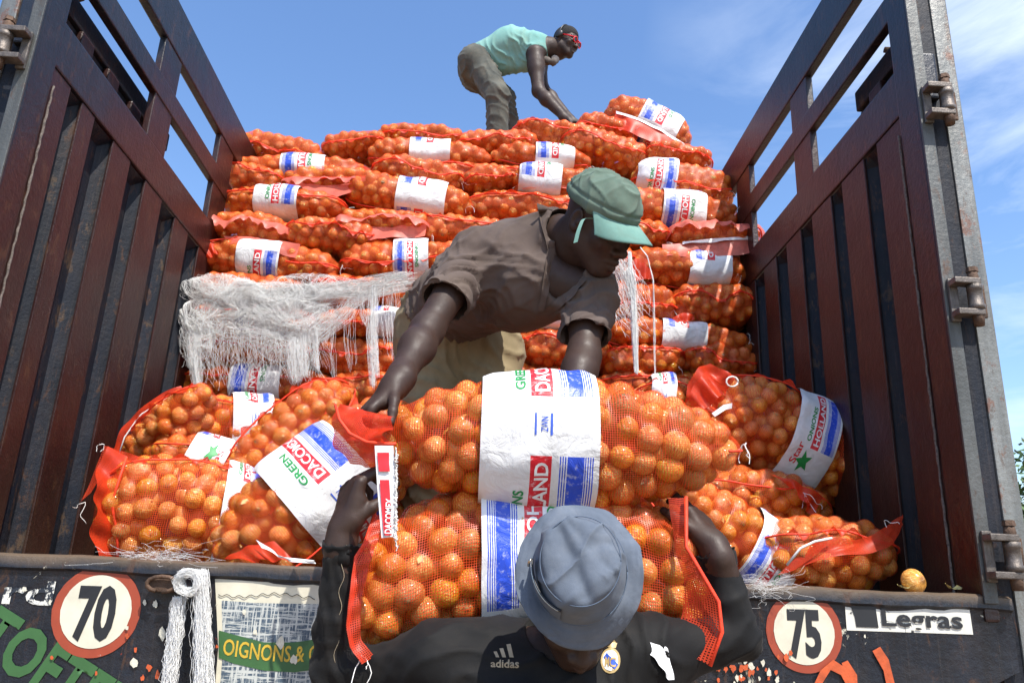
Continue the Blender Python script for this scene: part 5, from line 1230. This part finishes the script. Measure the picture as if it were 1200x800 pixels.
    def band_on(name, e0, e1, lift, nw=5, w=.0012, mat=M_POLO):
        def dens(E): return [on(x, y, lift) for x, y in np.concatenate([np.stack([np.linspace(E[i][0], E[i+1][0], 8), np.linspace(E[i][1], E[i+1][1], 8)], 1)[:-1] for i in range(len(E)-1)]+[np.array([E[-1]])])]
        return sheet(name, dens(e0), dens(e1), mat, sh_o, nw, w, 2, 3)
    band_on('collar', [(629, 238), (633, 258), (638, 276), (642, 292)], [(648, 244), (649, 258), (650, 272), (651, 284)], .010, 5, .0015)
    band_on('placket', [(642, 292), (638, 318), (634, 345), (631, 364)], [(651, 290), (647, 318), (642, 345), (637, 366)], .006, 3, .0008)
    band_on('collar', [(676, 318), (664, 336), (650, 352), (640, 362)], [(688, 326), (674, 345), (658, 360), (643, 368)], .008, 4, .0015)
    # ---- trousers
    knl = A(500, 540, .50); knr = A(575, 545, .52)
    ftl = knl+np.array([-.02, .14, -.40]); ftr = knr+np.array([.03, .14, -.40])
    Fp = Field(np.minimum.reduce([pel, knl, ftl])-.2, np.maximum.reduce([pel, hr, knr, ftr])+.2, .009)
    Fp.cap(hl, hr, .120, .118, .0); Fp.cap(pel, lerp(pel, belly, .35), .14, .13, .05); Fp.cap(hl, knl, .112, .082, .05); Fp.cap(hr, knr, .108, .082, .03)
    Fp.cap(knl, ftl, .078, .07, .03); Fp.cap(knr, ftr, .078, .07, .03)
    mp_ = Fp.mesh('trousers'); relax(mp_, 1)
    displace(mp_, lambda co, no: ridges(co, np.array([.35, .1, .95]), 48, .010, .6, 8)+ridges(co, np.array([.9, .1, .35]), 52, .012, .5, 9)+.006*vnoise(co, 9)-.004)
    put('trousers', mp_, M_KHAKI, root)
    Fz = Field(np.minimum(ftl, ftr)-.22, np.maximum(ftl, ftr)+.12, .009)
    for q in (ftl, ftr): Fz.cap(q+np.array([0, .03, -.05]), q+np.array([0, -.15, -.07]), .045, .038, .02)
    put('shoes', Fz.mesh('shoes'), M_BLKPL, root)
    # ---- cap: fitted crown with a folded band, brim and hanging strap
    Rr = H.R; k_ = H.k
    Fc = Field(H.c-.20, H.c+.20, .0035)
    Fc.ell(H.w((0, -.012, .058)), np.array([.084, .106, .074])*k_, 0, 'add', Rr); Fc.ell(H.w((0, -.016, .052)), np.array([.084, .105, .050])*k_, .02, 'add', Rr)
    Fc.ell(H.w((0, -.012, .040)), np.array([.0795, .101, .070])*k_, 0, 'sub', Rr); Fc.plane(H.w((0, 0, .030)), -nrm(Rr[2]+Rr[1]*.10))
    mc_ = Fc.mesh('cap'); 
    def capf(co, no):
        loc = (co-H.c)@Rr.T/k_; z = loc[:, 2]; return .004*np.exp(-((z-.062)/.004)**2)*-1+ridges(co, Rr[2]*.7+Rr[1]*.6, 70, .010, .7, 12)*np.clip((z-.06)/.03, 0, 1)+ridges(co, Rr[0]*.6+Rr[1]*.7, 85, .006, .8, 13)+.004*vnoise(co, 25)
    displace(mc_, capf); cp = put('cap', mc_, M_CAP, root)
    # brim as a curved plate
    G = []; nu, nv = 30, 12
    for top in (0, 1):
        for i in range(nu+1):
            w = (i/nu*2-1)*1.22; row = []
            for j in range(nv+1):
                q = j/nv; r0 = np.array([math.sin(w)*.086, math.cos(w)*.100-.010, .040]); ext = .072*math.cos(w*.9)**.6*q
                p = r0+np.array([math.sin(w)*ext*.25, ext*1.02, -.10*ext-.020*q*math.sin(w)**2*2.0-.15*ext*q]); p[2] += (.0022 if top else -.0010); row.append(H.w(p))
            G.append(row)
    G = np.array(G); V = G.reshape(-1, 3); m1 = (nu+1)*(nv+1); i = np.arange(nu)[:, None]*(nv+1)+np.arange(nv)[None]; Fq = np.stack([i, i+1, i+nv+2, i+nv+1], -1).reshape(-1, 4); Ff = [Fq, Fq[:, ::-1]+m1]
    rim = [i_*(nv+1)+nv for i_ in range(nu+1)]; Ff.append(np.array([(rim[q], rim[q+1], rim[q+1]+m1, rim[q]+m1) for q in range(nu)])[:, ::-1])
    put('cap_brim', np_mesh('cap_brim', V, np.concatenate(Ff)), M_CAPB, cp)
    # hanging strap
    sd_ = STRAP_SIDE
    P0 = H.w((sd_*.088, .052, .040)); P1 = A(681, 256, -.125); P2 = A(675, 272, -.135); P3 = A(672, 285, -.135)
    o_ = np.array([.010, 0, .004]); sheet('cap_strap', [P0, P1, P2, P3], [P0+o_, P1+o_, P2+o_, P3+o_], M_CAPB, cp, 2, .001, 1)
    return H
GAP0 = 2.6; STRAP_SIDE = -1
HM = man_middle()
# ================================================================== the man standing on top of the stack
def man_top():
    root = person('man in mint tank top and red sunglasses stooping on top of the stack', (0, 2.65, Z(2.6)))
    hip = A(558, 76, 2.72); neck = A(644, 56, 2.60); sh = A(627, 64, 2.53); sh2 = A(630, 60, 2.76); el = A(631, 107, 2.50); wr = A(664, 140, 2.44); el2 = A(636, 104, 2.74); wr2 = A(668, 139, 2.62)
    mid = A(600, 55, 2.65); hd = A(663, 50, 2.60)
    H = Head(hd, (.80, -.50, -.36), (.30, -.12, .95), .92); Fh = H.build(.0042, (neck, .058)); mh = Fh.mesh('head')
    Ft = Field(np.minimum(hip, neck)-.22, np.maximum(hip, neck)+.22, .011); Ft.cap(mid, hip, .105, .11, .04); Ft.cap(lerp(sh, sh2, .2), lerp(sh, sh2, .8), .07, .07, .05); Ft.cap(mid, neck, .11, .07, .05)
    arms = []
    for s_, e, w, fd in ((sh, el, wr, (.75, -.1, -.45)), (sh2, el2, wr2, (.7, -.1, -.5))):
        Fa = Field(np.minimum.reduce([s_, e, w])-.14, np.maximum.reduce([s_, e, w])+.14, .0048); Fa.cap(s_, lerp(s_, e, .4), .062, .052, .02); Fa.cap(lerp(s_, e, .3), e, .052, .038, .03)
        Fa.cap(e, lerp(e, w, .3), .039, .041, .03); Fa.cap(lerp(e, w, .3), w, .041, .026, .03); hand(Fa, w, fd, (.1, .1, -1), (0, -1, 0), k=.95, curl=(.2, .25, .3, .35)); arms.append(Fa.mesh('arm'))
    body = put('body', join_meshes('body', [mh, Ft.mesh('torso')]+arms), M_SKIN2, root)
    # hair
    Fc = Field(H.c-.15, H.c+.15, .0045); Fc.ell(H.w((0, -.016, .040)), np.array([.078, .097, .090])*H.k, 0, 'add', H.R); Fc.ell(H.w((0, .070, -.030)), np.array([.10, .075, .085])*H.k, .01, 'sub', H.R); Fc.plane(H.w((0, -.05, -.030)), -nrm(H.R[2]*.8-H.R[1]*.5))
    put('hair', Fc.mesh('hair'), M_HAIR, root)
    # tank top
    Fs = Field(np.minimum(hip, neck)-.24, np.maximum(hip, neck)+.24, .0075)
    Fs.cap(mid, hip, .130, .132, .05); Fs.cap(mid, lerp(mid, neck, .7), .128, .098, .05); Fs.cap(lerp(sh, sh2, .22), lerp(sh, sh2, .8), .078, .078, .05)
    bl = A(622, 76, 2.62); Fs.cap(bl, lerp(bl, hip, .5), .045, .075, .06)
    Fs.cap(sh+np.array([.02, -.10, -.05]), sh+np.array([.025, .02, .0]), .064, .060, .014, 'sub'); Fs.cap(neck, lerp(neck, hd, .9), .066, .09, .012, 'sub'); hdv = nrm(hip-mid); Fs.plane(hip+hdv*-.005, hdv)
    ms_ = Fs.mesh('tank_top'); displace(ms_, lambda co, no: ridges(co, np.array([.8, .1, .5]), 48, .010, .6, 21)+ridges(co, hdv, 60, .009, .5, 22)+.006*vnoise(co, 9)-.003); relax(ms_, 1); put('tank_top', ms_, M_TANK, root)
    # jeans
    kn = A(583, 112, 2.56); an = A(583, 166, 2.62); kn2 = A(590, 116, 2.78); an2 = A(600, 164, 2.80)
    Fp = Field(np.minimum.reduce([hip, an, an2])-.2, np.maximum.reduce([hip, kn2, an2])+.2, .008)
    Fp.cap(hip+np.array([-.005, -.05, -.02]), hip+np.array([0, .08, -.02]), .122, .115, .03); Fp.cap(hip+np.array([.01, -.06, -.02]), kn, .102, .082, .04); Fp.cap(kn, an, .079, .074, .03); Fp.cap(hip+np.array([.01, .07, -.02]), kn2, .100, .078, .04); Fp.cap(kn2, an2, .076, .07, .03)
    mj = Fp.mesh('jeans'); displace(mj, lambda co, no: ridges(co, np.array([.3, .1, .95]), 60, .014, .7, 23)+ridges(co, np.array([.8, .1, .3]), 44, .008, .6, 24)+.004*vnoise(co, 14)-.004); relax(mj, 1); put('jeans', mj, M_JEANS, root)
    Fz = Field(np.minimum(an, an2)-.2, np.maximum(an, an2)+.25, .01)
    for q in (an, an2): Fz.cap(q+np.array([-.02, 0, -.055]), q+np.array([.13, -.05, -.07]), .042, .036, .02)
    put('shoes', Fz.mesh('shoes'), M_BLKPL, root)
    # sunglasses: frame, lenses, temples
    g = empty('sunglasses', (0, 0, 0)); g.parent = root; g.matrix_parent_inverse = parent_matrix(root).inverted()
    for q in (-1, 1):
        ring = [H.w((q*(.032+.023*math.cos(t)), .104-.006*abs(math.cos(t)), .002+.019*math.sin(t)*(1+.15*math.cos(t)))) for t in np.linspace(0, 2*math.pi, 25)]
        o = tube('rim', ring, .0042, M_REDPL, None, 7); to_local(o, g)
        o = flat_poly3('lens', ring[:-1], M_LENS); to_local(o, g)
        o = tube('temple', [H.w((q*.056, .096, .010)), H.w((q*.074, .05, .010)), H.w((q*.079, -.005, .012))], .0040, M_REDPL, None, 7); to_local(o, g)
    o = tube('bridge', [H.w((-.010, .106, .008)), H.w((0, .110, .011)), H.w((.010, .106, .008))], .004, M_REDPL, None, 7); to_local(o, g)
    # headphones hanging round jaw and head
    hp = empty('headphones', (0, 0, 0)); hp.parent = root; hp.matrix_parent_inverse = parent_matrix(root).inverted()
    band_ = [H.w((.088*math.sin(t), -.020-.01*math.cos(t), .030+.10*math.cos(t))) for t in np.linspace(-1.75, 1.75, 24)]
    o = tube('headband', band_, .0055, M_BLKPL, None, 7); to_local(o, hp)
    for q in (-1, 1):
        o = tube('ear_cup', [H.w((q*.078, -.018, .008)), H.w((q*.090, -.018, .008)), H.w((q*.100, -.018, .008))], [.026, .030, .024], M_BLKPL, None, 16); to_local(o, hp)
    sc_ = tube('scarf', [A(643+6*math.sin(t*1.2)+4*(1-abs(t)/1.8), 68+5*math.cos(t), 2.60-.07*math.sin(t+1.57)*1.0) for t in np.linspace(-1.8, 1.8, 16)], [.024+.006*math.sin(i*1.7) for i in range(16)], cloth_mat('grey_cotton_scarf', (.05, .05, .06), (.16, .13, .10)), None, 10); to_local(sc_, root)
def flat_poly3(name, pts, mat):
    c = np.mean(pts, axis=0); V = [tuple(c)]+[tuple(p) for p in pts]; n = len(pts); F = [(0, 1+i, 1+(i+1) % n) for i in range(n)]
    me = bpy.data.meshes.new(name); me.from_pydata(V, [], F); me.shade_smooth(); return link(name, me, None, mat)
man_top()
# ================================================================== the carrier in front
def man_front():
    root = person('carrier in black jersey and blue-grey bucket hat holding two bags on his shoulders', (.2, -.3, 0))
    U = nrm((-.03, -.84, .54)); Fw = nrm((.08, -.52, -.83)); H = Head(A(676, 700, -.42), Fw, U, .93)
    lsh = A(510, 776, -.29); rsh = A(756, 770, -.29); neckb = A(655, 764, -.22); lel = A(390, 792, -.24); lwr = A(402, 622, -.27); rel = A(868, 748, -.27); rwr = A(836, 640, -.27)
    chest = A(650, 880, -.25); pel = np.array([chest[0]-.02, -.17, Z0-.62])
    mh = H.build(.0030, (neckb, .058)).mesh('head')
    Ft = Field(np.minimum.reduce([lsh, rsh, pel])-.16, np.maximum.reduce([lsh, rsh, pel])+.16, .012); Ft.cap(lsh, rsh, .06, .06, .04); Ft.cap(chest, pel, .11, .11, .05); Ft.cap(neckb, chest, .06, .10, .05)
    hs_ = []
    Fa = Field(lwr-.16, lwr+.17, .0026); Fa.cap(lerp(lel, lwr, .7), lwr, .033, .0255, .0); hand(Fa, lwr, (.12, .10, 1.0), (.80, .55, .1), (-.2, -.9, .2), curl=(.75, .85, .95, 1.05), curl2=(.95, 1.0, 1.05, 1.1), k=1.06, thumb=(.30, .75)); hs_.append(Fa.mesh('hand'))
    Fa = Field(rwr-.16, rwr+.17, .0026); Fa.cap(lerp(rel, rwr, .7), rwr, .034, .0275, .0); hand(Fa, rwr, (-.22, .62, .75), (-.55, .5, -.5), (-.8, .2, .1), curl=(.15, .2, .25, .3), curl2=(.3, .3, .35, .4), k=1.0, thumb=(.5, .2)); hs_.append(Fa.mesh('hand'))
    body = put('body', join_meshes('body', [mh, Ft.mesh('torso')]+hs_), M_SKIN, root)
    # jersey
    Fs = Field(np.minimum.reduce([lsh, rsh, pel, lel])-.20, np.maximum.reduce([lsh, rsh, rel, rwr, lwr])+.17, .0068)
    Fs.cap(lsh, rsh, .072, .072, 0); Fs.cap(chest, pel, .155, .145, .06); Fs.cap(lerp(lsh, rsh, .3)+np.array([0, 0, -.09]), lerp(lsh, rsh, .7)+np.array([0, 0, -.09]), .105, .105, .06)
    Fs.cap(lerp(lsh, neckb, .3), neckb, .070, .062, .05); Fs.cap(lerp(rsh, neckb, .3), neckb, .070, .062, .05)
    for s_, e, w, r1 in ((lsh, lel, lwr, .042), (rsh, rel, rwr, .040)):
        Fs.cap(s_, e, .070, .044, .045); Fs.cap(e, lerp(e, w, .35), .044, r1, .02); Fs.cap(lerp(e, w, .35), lerp(e, w, .88), r1, .040, .02)
        d = nrm(w-e); Fs.cap(lerp(e, w, .84), w+d*.06, .031, .036, .003, 'sub')
    hb = nrm(H.c-neckb)
    Fs.cap(neckb+hb*.03, neckb+hb*.12, .055, .072, .01, 'sub')
    mj = Fs.mesh('jersey'); relax(mj, 1)
    la = nrm(lwr-lel); ra = nrm(rwr-rel)
    def fold(co, no):
        wl = np.exp(-(np.linalg.norm(co-lerp(lel, lwr, .35), axis=1)/.17)**2); wr_ = np.exp(-(np.linalg.norm(co-lerp(rel, rwr, .2), axis=1)/.15)**2)
        return ridges(co, la+np.array([.5, 0, 0]), 80, .004, .45, 31)*wl+ridges(co, ra+np.array([-.6, 0, 0]), 85, .006, .4, 32)*wr_+ridges(co, np.array([.7, 0, .6]), 46, .007, .9, 33)+ridges(co, np.array([-.5, 0, .8]), 60, .006, .9, 35)+.005*vnoise(co, 10)-.005
    displace(mj, fold); relax(mj, 1); jo = put('jersey', mj, M_JERSEY, root)
    o = tube('sleeve_stitching', [lerp(lel, lwr, t)+np.array([.010+.004*math.sin(t*30), -.044+.012*t, 0]) for t in np.linspace(.1, .9, 30)], .0006, M_LOGO, None, 4); to_local(o, jo)
    # trousers and shoes down to the ground
    Fp = Field(np.array([pel[0]-.3, -.40, -.02]), np.array([pel[0]+.3, .12, pel[2]+.16]), .014)
    for q in (-1, 1): Fp.cap(pel+np.array([q*.08, 0, -.02]), (pel[0]+q*.10, -.22, .46), .10, .075, .04); Fp.cap((pel[0]+q*.10, -.22, .46), (pel[0]+q*.11, -.14, .10), .072, .06, .03)
    put('trousers', Fp.mesh('trousers'), M_JEANS, root)
    Fz = Field(np.array([pel[0]-.25, -.42, -.01]), np.array([pel[0]+.25, .0, .14]), .01)
    for q in (-1, 1): Fz.cap((pel[0]+q*.11, -.10, .045), (pel[0]+q*.12, -.30, .035), .042, .034, .02)
    put('shoes', Fz.mesh('shoes'), M_BLKPL, root)
    # ---- bucket hat
    U = nrm((-.10, -.95, .22)); hc = A(679, 668, -.50); a_ = nrm(np.cross(U, (0, 0, 1))); a_ = a_ if a_[0] > 0 else -a_; b_ = np.cross(U, a_); b_ = b_ if b_[2] > 0 else -b_
    # profile (radius, height along U from the brim base)
    prof = [(0, .078), (.020, .0785), (.042, .0775), (.060, .0745), (.0705, .069), (.0755, .060), (.0795, .048), (.083, .034), (.0860, .018), (.0880, .006), (.0895, .0005), (.094, -.002), (.100, -.005), (.107, -.009), (.114, -.014), (.1205, -.0195), (.1225, -.0215), (.1215, -.023), (.110, -.014), (.098, -.0075), (.090, -.005)]
    nv = 96; V = []; 
    for i, (r, z) in enumerate(prof):
        for k in range(nv):
            w = 2*math.pi*k/nv; br = max(0, (r-.0895)/.033) if i >= 10 else 0
            z2 = z+br*(.017*math.sin(2*w+.9)+.010*math.sin(3*w+2.0)+.004*math.sin(7*w)+.016*max(0, math.sin(w-.6))); el_ = 1+.05*math.cos(2*(w-1.5))
            p = hc+(math.cos(w)*a_*r*.985+math.sin(w)*b_*r)*el_*.94*(1+.010*math.sin(5*w+z*60)*(1 if i < 10 else .3))+U*z2*.95; V.append(p)
    V = np.array(V); F = []
    for i in range(len(prof)-1):
        for k in range(nv): F.append((i*nv+k, i*nv+(k+1) % nv, (i+1)*nv+(k+1) % nv, (i+1)*nv+k))
    F = np.array(F)[:, ::-1]
    me = np_mesh('bucket_hat', V, F); bm = bmesh.new(); bm.from_mesh(me); bmesh.ops.remove_doubles(bm, verts=bm.verts, dist=.0002); bmesh.ops.subdivide_edges(bm, edges=bm.edges[:], cuts=1, use_grid_fill=True, smooth=.6); bmesh.ops.recalc_face_normals(bm, faces=bm.faces[:]); bm.to_mesh(me); bm.free(); me.shade_smooth()
    def hatf(co, no):
        q = co-hc; z = q@U; x = q@a_; y = q@b_; rr = np.hypot(x, y); cr = np.clip((z-.006)/.02, 0, 1); top = np.clip((z-.055)/.015, 0, 1)
        d = -.008*np.exp(-((x*.8+y*.35+.012)/.010)**2)*top-.0045*np.exp(-((x*.2-y*.9+.018)/.009)**2)*top*np.clip(.5+x*9, 0, 1)-.004*np.exp(-((x+y*.9-.035)/.009)**2)*top
        d += ridges(co, a_*.7+U*.6+b_*.2, 58, .010, 1.1, 41)*cr+ridges(co, b_*.8-a_*.4, 55, .006, .9, 47)*cr+.0022*vnoise(co, 40)+.005*vnoise(co, 16)*cr
        d += -.0010*(np.sin((rr-.09)*1500) > .2)*(z < .012)*(rr > .092)                     # stitch rings on the brim
        return d
    displace(me, hatf); hat = put('bucket_hat', me, M_HAT, root)
    def hp(w, z, lift=.0015):
        r = np.interp(z, [.0, .006, .018, .034, .048, .060, .069, .0745], [.0895, .088, .086, .083, .0795, .0755, .0705, .060])
        el_ = 1+.05*math.cos(2*(w-1.5)); return hc+(math.cos(w)*a_*(r*.985)+math.sin(w)*b_*r)*el_*.94+U*z*.95+(math.cos(w)*a_+math.sin(w)*b_)*lift
    ws = np.linspace(3.05, 4.35, 26)
    pk = sheet('pocket_flap', [hp(w, .010, .003) for w in ws], [hp(w, .056-.010*abs(math.sin((w-3.05)*2)), .0045) for w in ws], M_HAT, hat, 6, .0006, 1)
    z_ = tube('zip', [hp(w, .036+.016*math.sin((w-3.1)*.9), .0058) for w in ws], .0018, M_BLKPL, None, 6); to_local(z_, hat)
    for j, w in enumerate(ws[::1]):
        pass
    zt = tube('zip_teeth', [hp(w, .036+.016*math.sin((w-3.1)*.9), .0072+.0006*(i % 2)) for i, w in enumerate(np.linspace(3.1, 4.3, 90))], .0009, M_ZIP, None, 4); to_local(zt, hat)
    zp = tube('zip_puller', [hp(3.07, .036, .008), hp(3.10, .030, .009), hp(3.14, .018, .0095)], [.0024, .0030, .0022], M_ZIP, None, 8); to_local(zp, hat)
    for z0 in (.002, .066):
        s1 = tube('hat_seam', [hp(w, z0, .0012) for w in np.linspace(0, 2*math.pi, 90)], .0009, M_STITCH, None, 4); to_local(s1, hat)
    # ---- printed marks on the chest, projected on the cloth
    dg = bpy.context.evaluated_depsgraph_get(); bv = BVHTree.FromObject(jo, dg); 
    def decal(name, VF, px, py, w_px, h_px, mat, rot=0, lift=.0012, Yref=-.42):
        V, F = VF; V = V.copy(); V[:, 0] = V[:, 0]/max(1e-6, V[:, 0].max())*w_px; V[:, 1] = V[:, 1]*h_px; c, s_ = math.cos(rot), math.sin(rot); X = px+V[:, 0]*c-V[:, 1]*s_; Y_ = py-(V[:, 0]*s_+V[:, 1]*c)
        out = []
        for x, y in zip(X, Y_):
            d = Vector(ray(x, y)).normalized(); hit = bv.ray_cast(Vector(CAM)+d*.3, d); p = np.array(hit[0]) if hit[0] is not None else A(x, y, Yref); nn = np.array(hit[1]) if hit[0] is not None else np.array([0, -1., 0]); out.append(p+nn*lift)
        me = np_mesh(name, np.array(out), F, smooth=False); o = link(name, me, None, mat); to_local(o, jo); return o
    decal('chest_lettering', text_tris('adidas', .03, .3), 575, 781, 33, 9, M_LOGO, -.02)
    for k, (x, h, w) in enumerate(((578, 7, 7), (585, 11, 8), (593, 16, 9))):
        decal('chest_stripe', poly_tris([(0, .0), (.62, 0), (1, .55) if k < 2 else (1, .35), (.35, 1)], .4) if False else poly_tris([(.45, 0), (1, 0), (.55, 1), (0, .95)], .4), x, 770, w, h, M_LOGO, -.02)
    ov = lambda r=1., n=28: [(.5+.5*r*math.cos(2*math.pi*q/n), .5+.5*r*math.sin(2*math.pi*q/n)) for q in range(n)]
    decal('crest_ring', poly_tris(ov(), .3), 703, 788, 23, 30, M_GOLD, -.06); decal('crest_field', poly_tris([(x-.11, y) for x, y in ov(.80)], .3), 705.3, 788, 17.5, 30, M_INKW, -.06, .0020)
    decal('crest_sash', poly_tris([(0, .62), (.25, .80), (1, .35), (.75, .14)], .4), 706, 787, 17, 28, M_INKB, -.06, .0028)
    decal('crest_monogram', text_tris('MC', .04, .4), 709, 780, 11, 11, M_GOLD, -.06, .0034)
    decal('crest_crown', poly_tris([(.1, 0), (.9, 0), (1, .55), (.8, .45), (.72, .9), (.5, 1), (.28, .9), (.2, .45), (0, .55)], .4), 705, 758, 18, 11, M_GOLD, -.06)
man_front()
